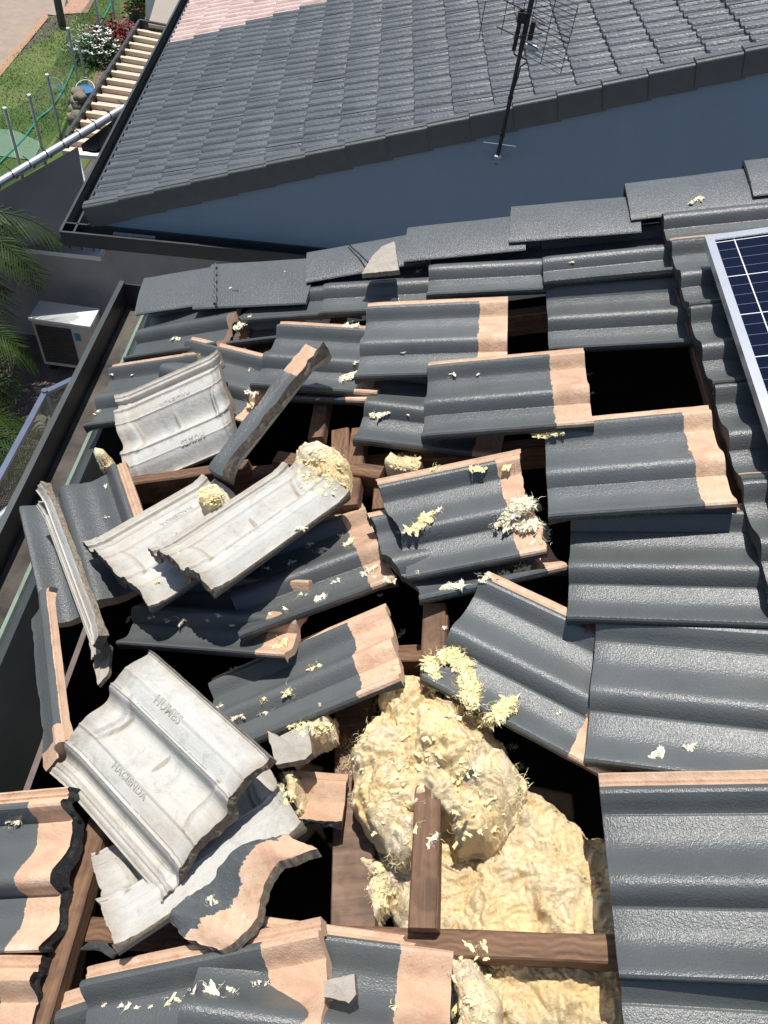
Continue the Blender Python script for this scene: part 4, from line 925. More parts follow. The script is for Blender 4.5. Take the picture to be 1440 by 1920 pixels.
# ---------------------------------------------------------------- shade sails laced to steel pipes
def sail(name,corn,zs_,label,rail,railr=.04,lace=14,lift=.03,rlabel=None):
    root=empty(name,tuple(atz(*corn[0],zs_[0]))); tag(root,label,'shade sail'); bpy.context.view_layer.update()
    Pq=[atz(x,y,z) for (x,y),z in zip(corn,zs_)]; N=14; vs=[];fs=[]
    for i in range(N+1):
        for j in range(N+1):
            s=i/N;t=j/N; p=(Pq[0]*(1-s)+Pq[1]*s)*(1-t)+(Pq[3]*(1-s)+Pq[2]*s)*t; p=p+Vector((0,0,-.12*math.sin(math.pi*s)*math.sin(math.pi*t))); vs.append(p)
    for i in range(N):
        for j in range(N): k=i*(N+1)+j; fs.append((k,k+1,k+N+2,k+N+1))
    up=[Vector(v)+Vector((0,0,.004)) for v in vs]; mb=MB(); mb.add(vs,fs); mb.add(up,[f[::-1] for f in fs])
    o=mb.build('cloth',[M_sail],None,60); o.parent=root; o.matrix_parent_inverse=root.matrix_world.inverted()
    for (a,za,b,zb) in rail:
        A=atz(*a,za);B=atz(*b,zb); mb=MB(); mb.tube([A,B],railr,12); o=mb.build('pipe_rail',[M_galv],None,50); o.parent=root; o.matrix_parent_inverse=root.matrix_world.inverted()
        mb=MB(); d=(B-A).normalized(); s1=d.cross(Vector((0,0,1))).normalized(); nl=max(3,int((B-A).length/.22))
        for q in range(nl):
            c=A.lerp(B,(q+.5)/nl); mb.tube([c+(s1*math.cos(t)+Vector((0,0,1))*math.sin(t))*(railr+.006)+d*.01*t for t in[i*.6 for i in range(11)]]+[c-s1*(railr+.14)+d*.08],.006,4)
        o=mb.build('lacing_cord',[M_blk],None,50); o.parent=root; o.matrix_parent_inverse=root.matrix_world.inverted()
    return root
sail('shade_sail',[(-30,376),(146,276),(172,442),(-60,480)],[-3.45,-3.3,-3.4,-3.5],'dark shade sail laced to a silver pipe left of the neighbouring eave',[((-30,360),-3.4,(246,195),-3.1)],.045)
sail('shade_sail',[(152,272),(236,208),(205,285),(155,284)],[-3.35,-3.2,-3.4,-3.4],'small dark triangular sail between the pipe and the eave gutter',[])
mb=MB(); mb.tube([atz(143,278,-3.36),atz(160,345,-3.42)],.02,8); o=tag(mb.build('laced_edge_pipe',[M_galv],None,50),'thin pipe down the edge of the dark shade sail','pipe')
# white ledge with pipe on the grey wall
ww=P0.y+.62
def wl(x,y,dy=-.02): q=aty(x,y,ww-.15); return q
mb=MB(); A=aty(52,462,ww-.10);B=aty(193,478,ww-.10); mb.beam(A,B,.16,.05); tag(mb.build('white_ledge',[M_white]),'bright white ledge on the grey rendered wall behind the palm','ledge')
mb=MB(); A=aty(50,446,ww-.05);B=aty(187,466,ww-.05); mb.tube([A,B],.035,10)
o=tag(mb.build('wall_pipe',[M_galv],None,50),'silver pipe with ties just above the white ledge','pipe')
mb=MB()
for q in range(6): c=A.lerp(B,(q+.6)/6); d=(B-A).normalized(); mb.tube([c-d*.006,c+d*.006],.040,10)
tie=mb.build('cable_tie',[M_blk],None,50); bpy.context.view_layer.update(); tie.parent=o
mb=MB(); mb.hexa([atz(x,y,-4.2) for x,y in((150,289),(196,292),(193,300),(150,297))]+[atz(x,y,-4.2)+Vector((0,0,.05)) for x,y in((150,289),(196,292),(193,300),(150,297))]); tag(mb.build('white_ledge',[M_white]),'short white ledge under the small triangular sail','ledge')
# terrace between the houses
tz=-4.9
mb=MB(); t0=atz(-260,1300,tz);  mb.box((-9,1.2,GZ+.05),(x0-.13,7.18,tz)); tag(mb.build('terrace',[simple('brown_grey_pavers',(.15,.115,.10),.85,.3,6,.5,60)]),kind='structure')
# air conditioner
def px_x(x,y,z): return atz(x,y,z)
af=atz(110,690,tz); 
A1,A2=atz(83,683,tz+.08),atz(188,697,tz+.08)
d=(A2-A1); wdt=d.length*1.0; d.normalize(); dp=Vector((-d.y,d.x,0))
ac=empty('air_conditioner',tuple(A1)); ac.rotation_euler=(0,0,math.atan2(d.y,d.x)); tag(ac,'white outdoor air conditioning unit standing on the terrace beneath the grey wall','air conditioner')
hgt=.62
mb=MB(); mb.box((0,0,0),(wdt,.30,hgt)); o=mb.build('casing',[simple('ivory_casing',(.62,.56,.46),.5,.05,5)],ac)
bv=o.modifiers.new('bevel','BEVEL'); bv.width=.012; bv.segments=2
mb=MB(); mb.box((-.012,-.012,hgt+.001),(wdt+.012,.312,hgt+.03)); mb.build('lid',[M_white],ac)
mb=MB(); mb.box((.04,-.012,.06),(wdt*.66,-.001,hgt-.05)); 
for i in range(12): mb.box((.045,-.018,.08+i*.04),(wdt*.65,-.0125,.088+i*.04))
mb.build('fan_grille',[simple('dark_grille',(.06,.055,.05),.6,.2)],ac)
mb=MB(); mb.box((wdt*.70,-.006,.42),(wdt*.80,-.001,.52)); mb.build('sticker',[simple('blue_sticker',(.05,.25,.35),.5)],ac)
mb=MB(); mb.box((.05,.02,-.08),(.12,.28,-.001)); mb.box((wdt-.12,.02,-.08),(wdt-.05,.28,-.001)); mb.build('foot',[M_blk],ac)
mb=MB(); a_=Vector((wdt+.02,.10,.42)); mb.tube([a_,a_+Vector((.10,.02,.04)),a_+Vector((.16,.04,-.05)),a_+Vector((.20,.06,-.3)),a_+Vector((.22,.2,-.42))],.022,8); mb.box((wdt+.05,.1,.5),(wdt+.15,.2,.58)); mb.build('pipework',[M_white],ac,50)
# glass balustrade
br=empty('glass_balustrade',tuple(atz(85,735,-3.4))); tag(br,'glass balustrade with a polished metal rail left of the gutter','balustrade'); bpy.context.view_layer.update()
M_rail=simple('polished_rail',(.26,.30,.38),.25,.1,8,0,1,.8)
seq=[atz(x,y,-3.2) for x,y in((205,680),(85,736),(-40,968))]
for a,b in zip(seq,seq[1:]):
    mb=MB(); mb.beam(a,b,.045,.03); o=mb.build('top_rail',[M_rail]); o.parent=br; o.matrix_parent_inverse=br.matrix_world.inverted()
    d=(b-a).normalized(); mb=MB(); mb.beam(a+d*.03+Vector((0,0,-.5)),b-d*.03+Vector((0,0,-.5)),.012,.93); o=mb.build('glass_panel',[M_glass]); o.parent=br; o.matrix_parent_inverse=br.matrix_world.inverted()
q=seq[1]; mb=MB(); mb.tube([q+Vector((0,0,-1.0)),q+Vector((0,0,.03))],.025,10); o=mb.build('post',[M_rail],None,50); o.parent=br; o.matrix_parent_inverse=br.matrix_world.inverted()
sail('shade_sail',[(-60,1010),(104,872),(30,1040),(-60,1180)],[-2.2,-2.0,-2.1,-2.2],'blue black shade sail laced to a white pipe below the glass balustrade',[((-40,1005),-2.1,(128,858),-1.95)],.022)
# boulder and rubble below the glass
for i,(x,y,r_) in enumerate(((40,850,.22),(60,800,.16),(110,790,.14),(75,880,.2))):
    mb=MB(); mb.add(*blob(atz(x,y,tz+.1),r_,i+7,3,.7)); tag(mb.build('terrace_rock',[M_rock],None,70),['round dark boulder seen through the balustrade glass','brown stone right above the boulder behind the glass','stone at the right behind the balustrade glass','flat stone lowest behind the balustrade glass'][i],'rock')
# ---------------------------------------------------------------- palm
def palm(c,label,seed,nf,L,tz0):
    rg=random.Random(seed); root=empty('palm_tree',tuple(c)); tag(root,label,'palm'); bpy.context.view_layer.update()
    mb=MB(); base=Vector((c.x,c.y,tz0)); n=12; mb.tube([base.lerp(c,i/n)+Vector((.03*math.sin(i),0,0)) for i in range(n+1)],[.10-.03*i/n+.006*(i%2) for i in range(n+1)],10); o=mb.build('trunk',[simple('palm_trunk',(.15,.12,.085),.9,.3,10,.6,30)],None,50); o.parent=root; o.matrix_parent_inverse=root.matrix_world.inverted()
    M_pl=simple('palm_leaflet',(.03,.055,.012),.55,.5,5); M_pl.node_tree.nodes['Principled BSDF'].inputs['Specular IOR Level'].default_value=.15
    for f in range(nf):
        a=2*math.pi*f/nf+rg.uniform(-.2,.2); el=rg.uniform(.15,1.0); d=Vector((math.cos(a)*math.cos(el),math.sin(a)*math.cos(el),math.sin(el))); pts=[c.copy()]; n=16; LL=L*rg.uniform(.8,1.1)
        for i in range(n): d=(d+Vector((0,0,-.12))).normalized(); pts.append(pts[-1]+d*LL/n)
        mb=MB(); mb.tube(pts,[.016*(1-i/(n+1))+.002 for i in range(n+1)],5)
        for i in range(2,n+1):
            for h in(0,.5):
                if i==n and h: continue
                p=pts[i] if not h else pts[i].lerp(pts[min(i+1,n)],.5); t=(pts[min(i+1,n)]-pts[i-1]).normalized(); sd=t.cross(Vector((0,0,1))).normalized()
                ll=L*.30*math.sin(math.pi*(i/(n+2))**.7)+.05
                for s_ in(-1,1):
                    dd=(sd*s_*.85+t*.65+Vector((0,0,rg.uniform(-.25,.1)))).normalized(); w_=t.cross(dd).normalized(); wd=.011
                    q1=p+dd*ll*.45+Vector((0,0,-.02)); q2=p+dd*ll+Vector((0,0,-.10*ll/.3)); tt=t*wd
                    mb.add([p-tt*.5,p+tt*.5,q1+tt,q2,q1-tt],[(0,1,2,4),(4,2,3)])
        o=mb.build('frond',[M_pl]); o.parent=root; o.matrix_parent_inverse=root.matrix_world.inverted()
palm(atz(-110,440,-3.3),'feathery palm whose fronds reach in at the left border beside the grey wall',3,15,1.25,tz)
palm(atz(-120,630,-3.8),'lower darker palm at the left border below the feathery one',8,15,1.15,tz)
palm(atz(-150,800,-3.9),'lowest palm at the left border next to the glass balustrade',12,13,1.1,tz)
# ---------------------------------------------------------------- insulation
def edist(p,poly):
    b=9;n=len(poly);P=Vector(p)
    for i in range(n):
        a=Vector(poly[i]);q=Vector(poly[(i+1)%n]);d=q-a;t=max(0,min(1,(P-a).dot(d)/max(d.length_squared,1e-12))); b=min(b,(P-a-d*t).length)
    return b if inside(p,poly) else -b
def batt(label,px,z,Hh,seed,res=.0036,soft=.05,tiltf=None,amp=1.,name='insulation_batt',lobes=None):
    poly=[tuple(hit(x,y,z+Hh*.5)[:2]) for x,y in px]
    xs=[p[0] for p in poly];ys=[p[1] for p in poly]; x0,x1,y0,y1=min(xs)-.02,max(xs)+.02,min(ys)-.02,max(ys)+.02
    nx=int((x1-x0)/res)+1;ny=int((y1-y0)/res)+1; idx={};V=[];Fc=[]
    for j in range(ny+1):
        for i in range(nx+1):
            x=x0+i*res;y=y0+j*res; q=Vector((x,y,seed))
            d=edist((x,y),poly)+.012*noise.noise(q*14)+.007*noise.noise(q*45)
            if d<-.003: continue
            wv=Vector((noise.noise(q*7+Vector((9,0,0))),noise.noise(q*7+Vector((0,5,0))),0))
            p2=q+wv*.05
            q2=p2+Vector((noise.noise(p2*17),noise.noise(p2*17+Vector((5,1,0))),0))*.03
            b1=abs(noise.noise(q2*9)); b2=abs(noise.noise(q2*21+Vector((3,0,0)))); b3=abs(noise.noise(q2*44+Vector((0,7,0)))); b4=abs(noise.noise(q2*95+Vector((2,7,0))))
            w3=noise.noise(q*220)
            h=Hh*(1-math.exp(-max(d,0)/soft))+amp*(.052*b1+.026*b2+.020*b3+.014*b4+.003*w3)*min(1,max(d,0)/.02+.15)
            if tiltf: h+=tiltf(x,y)
            ov=(wv*.03+Vector((noise.noise(p2*30),noise.noise(p2*30+Vector((4,4,4))),0))*.008)*min(1,max(d,0)/.03)
            idx[i,j]=len(V); V.append(R2W@Vector((x+ov.x,y+ov.y,z+h-(0.0 if d>.004 else .03))))
    for (i,j),k in idx.items():
        a,b,c=idx.get((i+1,j)),idx.get((i+1,j+1)),idx.get((i,j+1))
        if a is not None and b is not None and c is not None: Fc.append((k,a,b,c))
    # underside so that the batt has body
    me=bpy.data.meshes.new(name); me.from_pydata(V,[],Fc); me.update()
    bm=bmesh.new(); bm.from_mesh(me); be=[e for e in bm.edges if e.is_boundary]; r=bmesh.ops.extrude_edge_only(bm,edges=be)
    nv=[g_ for g_ in r['geom'] if isinstance(g_,bmesh.types.BMVert)]; dn=R2W@Vector((0,0,-1))
    for v in nv: v.co+=dn*.03
    bm.to_mesh(me); bm.free()
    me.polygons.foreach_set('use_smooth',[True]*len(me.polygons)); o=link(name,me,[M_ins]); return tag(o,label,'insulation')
batt('lower spread of yellow glass wool filling the opening left of the bottom right tile',[(690,1590),(640,1500),(760,1400),(930,1440),(1000,1485),(1105,1558),(1250,1565),(1330,1960),(850,1960),(800,1800),(735,1740),(705,1680)],-.20,.05,3,soft=.03,res=.0032)
batt('large crumpled heap of yellow glass wool bulging over the batten',[(722,1255),(800,1262),(880,1310),(950,1390),(978,1440),(965,1510),(920,1575),(848,1592),(838,1528),(795,1520),(782,1605),(740,1612),(690,1560),(650,1500),(648,1430),(690,1360),(705,1300)],-.085,.085,11,soft=.06,res=.0024)
batt('lump of yellow wool beside the grey upside down tile in the middle',[(548,880),(560,850),(600,838),(640,848),(662,880),(655,925),(630,935),(590,905)],-.015,.035,21,res=.003,soft=.025,amp=.9)
batt('small block of yellow wool on the rafter above the snapped tiles',[(722,862),(735,850),(790,856),(792,872),(770,882),(722,884)],-.03,.02,23,res=.003,soft=.012,amp=.4)
batt('ragged sheet of wool under the lower edge of the tile above the heap',[(505,1400),(560,1362),(625,1325),(620,1372),(580,1395),(540,1420)],-.02,.015,25,res=.003,soft=.012,amp=.5)
batt('strip of yellow wool squeezed between the bottom tile and the wool covered opening',[(848,1745),(868,1742),(885,1800),(925,1850),(950,1960),(846,1960)],-.09,.015,27,res=.0035,soft=.02,amp=.7)
batt('wool wedged beside the big grey tile and the small peach fragment',[(520,1440),(548,1445),(560,1475),(548,1512),(530,1480)],-.01,.015,29,res=.003,soft=.01,amp=.4)
batt('crumb of orange yellow wool on the upper leaning grey tile',[(372,930),(385,912),(405,905),(420,918),(415,935),(390,948),(375,945)],.088,.010,31,res=.0022,soft=.008,amp=.45)
batt('little wool clump by the gutter below the uppermost grey tile',[(170,850),(182,838),(198,842),(195,858),(178,862)],-.03,.012,33,res=.003,soft=.01,amp=.4)
batt('ragged pale wool between the wide brown board and the crumpled heap',[(655,1600+0),(700,1608),(745,1618),(735,1650),(715,1700),(700,1720),(690,1680),(705,1640)],-.15,.01,35,res=.0035,soft=.015,amp=.5)
def fluff(mb,c,size,n,rng,flat=.35,curl=1.,rad=.0004,nn=None,dirv=None):
    nn=nn or Nn; t1=U; t2=Vv
    for k in range(n):
        a=rng.uniform(0,2*math.pi); r_=size*rng.random()**.6*.45
        p=c+t1*math.cos(a)*r_*1.2+t2*math.sin(a)*r_*.8+nn*rng.uniform(0,size*flat*.3); a2=rng.uniform(0,2*math.pi)
        d=(t1*math.cos(a2)+t2*math.sin(a2)+nn*rng.uniform(-.1,flat)).normalized()
        L=min(size,.035)*rng.uniform(.2,.7); pts=[p]; st=8; ax=Vector((rng.gauss(0,1),rng.gauss(0,1),rng.gauss(0,1)))+nn*1.5; ax.normalize(); w_=rng.gauss(0,.55)*curl
        for q in range(st):
            d=(Matrix.Rotation(w_,3,ax)@d+Vector((rng.gauss(0,1),rng.gauss(0,1),rng.gauss(0,1)))*.22).normalized()
            if d.dot(nn)<0: d=(d-nn*d.dot(nn)*.9).normalized()
            pts.append(pts[-1]+d*L/st)
        rr=rad*rng.uniform(.6,1.6); mb.tube(pts,[rr*1.2,rr*1.5,rr*1.5,rr*1.3,rr*1.1,rr,rr*.8,rr*.6,rr*.3],3,cap=False)
def clump(mb,path,width,rng,dens=1.,fib=1.,hgt=.5):
    """torn wool along a path: many small crumpled pinches plus curls"""
    L=sum((b-a).length for a,b in zip(path,path[1:])); n=int(max(4,dens*L*width/.00005)); n=min(n,150)
    for k in range(n):
        t=rng.random()*(len(path)-1); i=min(int(t),len(path)-2); p=path[i].lerp(path[i+1],t-i); a=rng.uniform(0,6.28); w_=width*.5*rng.random()**.7*(.6+.8*abs(noise.noise(Vector((t*1.7,width*50,3)))))
        sz=min(width*.9,.020)*rng.uniform(.4,1.0); lump(mb,p+U*math.cos(a)*w_+Vv*math.sin(a)*w_+Nn*rng.uniform(0,width*.18),sz,rng.uniform(0,99),hgt,rng.uniform(1,2.4),rng.uniform(0,3.14))
        if rng.random()<fib: fluff(mb,p+U*math.cos(a)*w_*1.3+Vv*math.sin(a)*w_*1.3+Nn*width*.08,width*.7,3,rng,.3,.6,.00026)
def lump(mb,c,size,seed,flat=.45,ex=1.3,ang=0):
    """torn pinch of wool with pulled out points"""
    nu,nv_=16,7; vs=[];fs=[]
    for j in range(nv_+1):
        ph=math.pi*j/nv_
        for i in range(nu):
            th=2*math.pi*i/nu; d=Vector((math.sin(ph)*math.cos(th),math.sin(ph)*math.sin(th),math.cos(ph)))
            q=d*1.5+Vector((seed,0,0)); sp=max(0,noise.noise(Vector((math.cos(th)*2.6,math.sin(th)*2.6,seed+4))))**1.5*1.1*math.sin(ph)**2
            r_=size*.5*(.50+.8*noise.noise(q)+.6*abs(noise.noise(q*2.7))+.35*noise.noise(q*6)+sp)
            x=d.x*r_*ex;y=d.y*r_*.75; x,y=x*math.cos(ang)-y*math.sin(ang),x*math.sin(ang)+y*math.cos(ang)
            vs.append(c+U*x+Vv*y+Nn*(max(d.z,-.3)*r_*flat))
    for j in range(nv_):
        for i in range(nu): fs.append((j*nu+i,j*nu+(i+1)%nu,(j+1)*nu+(i+1)%nu,(j+1)*nu+i))
    mb.add(vs,fs)
dg=bpy.context.evaluated_depsgraph_get
def surface(x,y,lift=.0):
    """first thing under the sight line, so that a tuft really rests on what carries it"""
    d=ray(x,y).normalized(); ok,loc,nor,_,ob,_=sc.ray_cast(bpy.context.view_layer.depsgraph,CAM,d); return (loc,nor) if ok else (onroof(x,y,.03),Nn)
bpy.context.view_layer.update()
TUFTS=[ # px, py, size(px), kind 0 pale 1 yellow, label
(1305,378,34,0,'pale fluff smear on the verge cap near the right border'),
(433,540,8,0,'single crumb on the second verge cap'),
(534,509,4,0,'tiny white speck on the second verge cap, right half'),
(328,637,22,0,'pale scrap at the right end of the eave tile below the first verge cap'),
(455,608,38,2,'flat cream scrap under the chipped tile end'),
(655,612,38,0,'wool scrap on the peach strip left of the square ended tile'),
(740,564,20,0,'pale scrap lying on the strip of the square ended tile'),
(784,509,14,0,'fluff crumb in the dark gap right of the shard'),
(757,662,14,0,'small crumb on the lower half of the square ended tile'),
(655,710,48,0,'cream wool tuft at the head of the plank shaped tile'),
(668,680,16,0,'thread of wool on the tile behind the plank shaped one'),
(710,778,38,0,'white wisp on the half hidden tile left of the hole rim'),
(765,778,8,0,'tiny crumb on the half hidden tile left of the hole rim'),
(848,702,22,0,'fuzzy tuft on the tile at the left rim of the hole'),
(897,702,9,0,'small crumb on the tile at the left rim of the hole'),
(1072,492,12,0,'dot of fluff on the uppermost tile of the panel side column'),
(1108,700,18,0,'grey fluff hanging on the bare end at the hole rim, upper'),
(1110,738,22,0,'grey fluff hanging on the bare end at the hole rim, lower'),
(1030,815,62,1,'bright yellow tuft at the corner where the hole rim tile meets the big tile'),
(210,702,9,0,'crumb on the eave tile beside the upper grey tile, upper'),
(248,703,6,0,'speck on the eave tile beside the upper grey tile, right'),
(183,773,18,0,'scrap on the eave tile beside the upper grey tile, lower'),
(470,694,14,0,'crumb on the slipped tile behind the upper grey tile'),
(472,735,36,0,'wool scrap at the right edge of the slipped tile, upper'),
(475,758,28,0,'wool scrap at the right edge of the slipped tile, lower'),
(597,748,10,0,'crumb below the tile behind the plank shaped one'),
(198,912,12,0,'crumb on the sideways tile, upper'),
(201,970,16,0,'crumb on the sideways tile, lower'),
(335,1038,10,1,'small yellow dab on the leaning grey tile, upper'),
(292,1093,16,1,'yellow dab on the lower corner of the partly covered grey tile'),
(816,882,28,1,'yellow tuft at the upper edge of the snapped tile, left'),
(893,880,36,1,'yellow tuft at the upper edge of the snapped tile, middle'),
(952,875,34,1,'yellow tuft at the upper edge of the snapped tile, right'),
(790,985,60,1,'long yellow tuft in the middle of the snapped tile'),
(815,962,34,0,'forked wisp beside the long yellow tuft on the snapped tile'),
(985,960,34,3,'mat of pale wool on the right of the snapped tile, upper half'),
(1000,1000,40,3,'mat of pale wool on the right of the snapped tile, lower half'),
(750,998,16,0,'crumb on the lower snapped tile'),
(783,1074,14,0,'crumb on the lower snapped tile below the ragged edge'),
(850,1102,46,0,'white curl hanging on the lower edge of the lower snapped tile'),
(908,1085,36,0,'curl of wool on the lower snapped tile, centre of the edge'),
(944,1076,26,0,'curl of wool on the lower snapped tile, right of centre'),
(978,1070,36,1,'yellow curl at the bare end of the lower snapped tile'),
(642,1005,18,1,'yellow crumb beside the bare end of the sprinkled tile'),
(565,992,26,0,'scrap at the upper edge of the sprinkled tile, left'),
(582,1020,24,0,'scrap at the upper edge of the sprinkled tile, centre'),
(600,1034,26,0,'wisp on the upper roll of the sprinkled tile, centre'),
(655,1020,34,0,'thin wisp on the upper roll of the sprinkled tile, right'),
(545,1056,24,0,'wisp on the upper roll of the sprinkled tile, left'),
(498,1068,20,0,'tuft at the left end of the sprinkled tile'),
(694,1070,34,0,'wisp on the big roll of the sprinkled tile, right'),
(630,1090,26,0,'tuft on the big roll of the sprinkled tile, centre'),
(568,1117,22,0,'crumb on the lower strip of the sprinkled tile, centre'),
(602,1124,34,0,'thread on the lower strip of the sprinkled tile'),
(535,1142,12,0,'crumb on the lower strip of the sprinkled tile, left'),
(506,1152,10,0,'speck on the lower strip of the sprinkled tile, far left'),
(700,1082,16,0,'crumb on the lower strip of the sprinkled tile, right'),
(735,1088,30,0,'tuft at the lower right corner of the sprinkled tile'),
(712,1116,16,1,'yellow crumb hanging under the sprinkled tile'),
(528,1208,40,1,'tuft hanging under the lower left corner of the sprinkled tile'),
(412,1155,18,0,'crumb on the flat lying tile, right'),
(390,1163,14,0,'crumb on the flat lying tile, right of centre'),
(345,1163,30,0,'crumb row on the flat lying tile, centre'),
(318,1163,22,0,'crumb row on the flat lying tile, left of centre'),
(285,1158,22,0,'thread on the flat lying tile, left'),
(238,1163,26,0,'scrap on the flat lying tile, far left'),
(437,1173,12,0,'crumb on the flat lying tile, far right'),
(593,1252,36,1,'yellow tuft on the highlight of the tile above the heap'),
(543,1298,32,1,'yellow tuft on the crease of the tile above the heap'),
(492,1312,20,1,'small yellow tuft left on the tile above the heap'),
(496,1338,26,0,'thread on the lower strip of the tile above the heap'),
(448,1345,30,0,'fluff between the tile above the heap and the big grey tile'),
(412,1325,18,0,'fluff at the left corner of the tile above the heap'),
(442,1256,22,0,'wisp at the upper left of the tile above the heap'),
(742,1252,24,1,'yellow dab at the bare end above the heap'),
(750,1190,24,1,'wool crumbs on the batten right of the bare end'),
(832,1178,18,0,'tuft at the edge of the skewed tile over the heap'),
(860,1255,34,3,'long shaggy wool strand draped over the corner of the skewed tile, upper part'),
(905,1330,44,3,'long shaggy wool strand draped over the corner of the skewed tile, lower part'),
(812,1275,22,3,'shaggy strand hanging from the left corner of the skewed tile'),
(950,1330,30,3,'shaggy end of the wool strand on the skewed tile, right'),
(1048,1336,14,0,'crumb on the skewed tile'),
(1293,1402,34,0,'wisp standing at the lower edge of the big glossy tile'),
(1228,1418,36,2,'scrap of wool squeezed below the big glossy tile'),
(25,1540,44,0,'pale wisp on the tile at the left border'),
(810,1575,34,0,'wisp caught on the batten below the heap'),
(300,1845,0,0,''),
(195,1886,12,0,'crumb in the row on the bottom tile, first from the left'),
(235,1885,28,0,'crumb in the row on the bottom tile, second from the left'),
(256,1890,12,0,'crumb in the row on the bottom tile, third from the left'),
(282,1888,10,0,'crumb in the row on the bottom tile, fourth from the left'),
(320,1878,34,0,'crumb in the row on the bottom tile, fifth from the left'),
(358,1862,24,0,'crumb in the row on the bottom tile, sixth from the left'),
(400,1862,50,0,'long crumb in the row on the bottom tile, seventh from the left'),
(437,1860,26,0,'crumb in the row on the bottom tile, eighth from the left'),
(480,1845,22,0,'crumb in the row on the bottom tile, ninth from the left'),
(502,1845,18,0,'crumb in the row on the bottom tile, last on the right'),
(395,1690,34,0,'thread of fluff on the S shaped snapped end'),
(735,1890,26,1,'yellow dab at the paint edge of the bottom tile with the grey chunk'),
(615,1875,18,1,'yellow dab beside the grey chunk'),
]
s_path={}
for k_,v_ in (('long shaggy wool strand draped over the corner of the skewed tile, upper part',[(818,1236),(850,1232),(868,1248),(880,1275),(882,1300)]),('long shaggy wool strand draped over the corner of the skewed tile, lower part',[(876,1290),(882,1305),(888,1325),(905,1345),(925,1352)]),('shaggy strand hanging from the left corner of the skewed tile',[(808,1240),(812,1265),(812,1292)]),('shaggy end of the wool strand on the skewed tile, right',[(905,1350),(930,1345),(945,1335),(958,1318)]),('mat of pale wool on the right of the snapped tile, upper half',[(955,975),(972,955),(990,945),(1010,955)]),('mat of pale wool on the right of the snapped tile, lower half',[(935,980),(965,990),(1000,985),(1025,1000),(1005,1022)])): s_path[k_]=v_
rng=random.Random(5)
for x,y,s,kind,lab in TUFTS:
    if s==0: continue
    loc,nor=surface(x,y); D=(loc-CAM).dot(Zc); size=s*D/F
    mb=MB(); loc=loc+Nn*.001; sd=rng.uniform(0,99)
    ang=rng.uniform(-.3,.9); ax=(U*math.cos(ang)+Vv*math.sin(ang))*size
    if kind==3:
        path=[surface(px_,py_)[0]+Nn*.004 for px_,py_ in s_path[lab]]; clump(mb,path,size,rng,1.6,1.,.5)
        for p_ in path: fluff(mb,p_,size*1.3,22,rng,.3,.5,.00028)
    elif kind==2: clump(mb,[loc-ax*.4,loc+ax*.4],size*.5,rng,1.2,.4)
    elif s<=12: lump(mb,loc,size*.8,sd,.35,1.4,rng.uniform(-1,1)); fluff(mb,loc,size,3,rng,rad=.00025)
    else:
        mid=loc+Vv*rng.uniform(-.15,.15)*size; clump(mb,[loc-ax*.38,mid,loc+ax*.38],size*(.38 if s<55 else .5),rng,1.0,.6); fluff(mb,loc,size*.9,8,rng,rad=.00028)
    o=mb.build('insulation_tuft',[M_tufty if kind in(1,3) and 'pale' not in lab else M_tuft],None,60); tag(o,lab,'insulation','scraps of glass wool scattered over the tiles')
heap=[o for o in bpy.data.objects if o.get('label','').startswith('large crumpled heap')][0]
hpoly=[tuple(hit(x,y,-.04)[:2]) for x,y in[(722,1265),(800,1272),(880,1320),(945,1395),(970,1440),(955,1510),(915,1565),(850,1580),(740,1600),(695,1555),(660,1500),(655,1430),(695,1365),(710,1300)]]
mb=MB()
for (x,y) in [(975,1440),(960,1400),(960,1500),(690,1380),(652,1440),(650,1500),(970,1470),(700,1330),(655,1400),(930,1560),(745,1612)]:
    loc,_=surface(x,y); fluff(mb,loc,.045,46,rng,.5,.6,.00028)
for k_ in range(420):
    x=rng.gauss(820,85); y=rng.gauss(1430,100)
    if 780<x<850 and y>1440: continue
    loc,nor=surface(x,y)
    hl=W2R@loc
    if hl.z<-.06 or hl.z>.2 or nor.dot(Nn)<.1: continue
    if edist((hl.x,hl.y),hpoly)<0: continue
    if rng.random()<.5: fluff(mb,loc,.03,3,rng,.25,.6,.00025)
    else: lump(mb,loc,rng.uniform(.006,.016),rng.uniform(0,99),.25,rng.uniform(1,2.2),rng.uniform(0,3.1))
for cx,cy,rx,ry,nn_ in ((605,885,48,42,150),(757,868,34,14,60),(396,930,22,18,60),(580,1366,45,12,60),(890,1850,40,90,80),(715,1660,25,40,60),(540,1475,16,30,40)):
    for k_ in range(nn_):
        a_=rng.uniform(0,6.28); q_=rng.random()**.5*1.05; loc,nor=surface(cx+rx*q_*math.cos(a_),cy+ry*q_*math.sin(a_))
        if (W2R@loc).z<-.2: continue
        if rng.random()<.45: fluff(mb,loc,.022,3,rng,.4,.6,.00025)
        else: lump(mb,loc,rng.uniform(.005,.013),rng.uniform(0,99),.35,rng.uniform(1,2.2),rng.uniform(0,3.1))
o=mb.build('loose_fibre',[M_tufty],None,60); o.parent=heap; o['kind']='stuff'
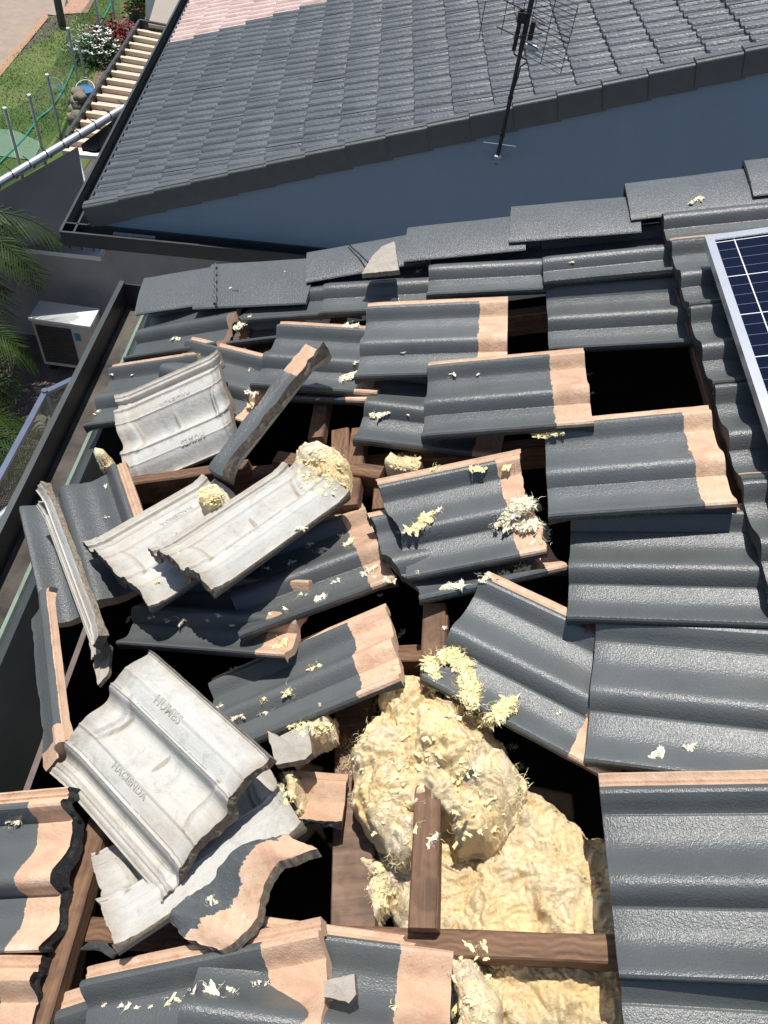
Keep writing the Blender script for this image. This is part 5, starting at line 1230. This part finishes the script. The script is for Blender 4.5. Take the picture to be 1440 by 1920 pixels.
# ---------------------------------------------------------------- solar panel
pf=hit(1322,437,.15); pl=hit(1440,793,.15)
yaw=math.atan2((pf-pl).x,(pf-pl).y)
pw,ph=1.0,1.66
panel=empty('solar_panel'); panel.matrix_world=Matrix.Translation(R2W@Vector((pf.x,pf.y,.112)))@R2W.to_4x4()@Matrix.Rotation(-yaw,4,'Z')
tag(panel,'dark blue solar panel in a silver frame at the right border','solar panel')
mb=MB()
for a,b in (((0,-ph,0),(.012,0,.030)),((pw-.014,-ph,0),(pw,0,.030)),((.012,-.014,0),(pw-.014,0,.030)),((.014,-ph,0),(pw-.014,-ph+.014,.030))): mb.box(a,b)
for a,b in (((.012,-ph+.014,.026),(.021,-.014,.030)),((pw-.03,-ph+.014,.026),(pw-.014,-.014,.030)),((.021,-.024,.026),(pw-.03,-.014,.030)),((.03,-ph+.014,.026),(pw-.03,-ph+.03,.030))): mb.box(a,b)
mb.build('frame',[M_alu],panel)
mb=MB(); mb.box((.0145,-ph+.0145,.018),(pw-.0145,-.0145,.024))
def pv():
    M=Mat('photovoltaic_cells',.12); M.b.inputs['Specular IOR Level'].default_value=.25
    sx=M.n('SeparateXYZ'); M.l(M.tc.outputs['Object'],sx.inputs[0])
    def lines(sock,off,per,wd):
        f=M.math('FRACT',M.math('DIVIDE',M.math('ADD',sock,off),per)); a=M.math('ABSOLUTE',M.math('SUBTRACT',f,.5)); return M.math('GREATER_THAN',a,.5-wd/per/2)
    g1=M.math('MAXIMUM',lines(sx.outputs[0],-.03+.156*20,.158,.0028),lines(sx.outputs[1],.03+.158*20,.158,.0028)); g2=lines(sx.outputs[1],.03+.158*20,.158/4,.0010)
    c=M.mix(g2,(.003,.005,.020),(.22,.24,.30)); c=M.mix(g1,c,(.75,.76,.78)); return M.set(c)
mb.build('cell_sheet',[pv()],panel)
mb=MB(); mb.box((.10,-ph+.2,-.045),(.14,-ph+.24,.0)); mb.box((.06,-.5,-.04),(pw-.06,-.46,-.001)); mb.box((.06,-1.3,-.04),(pw-.06,-1.26,-.001)); mb.build('mounting_rail',[M_alu],panel)
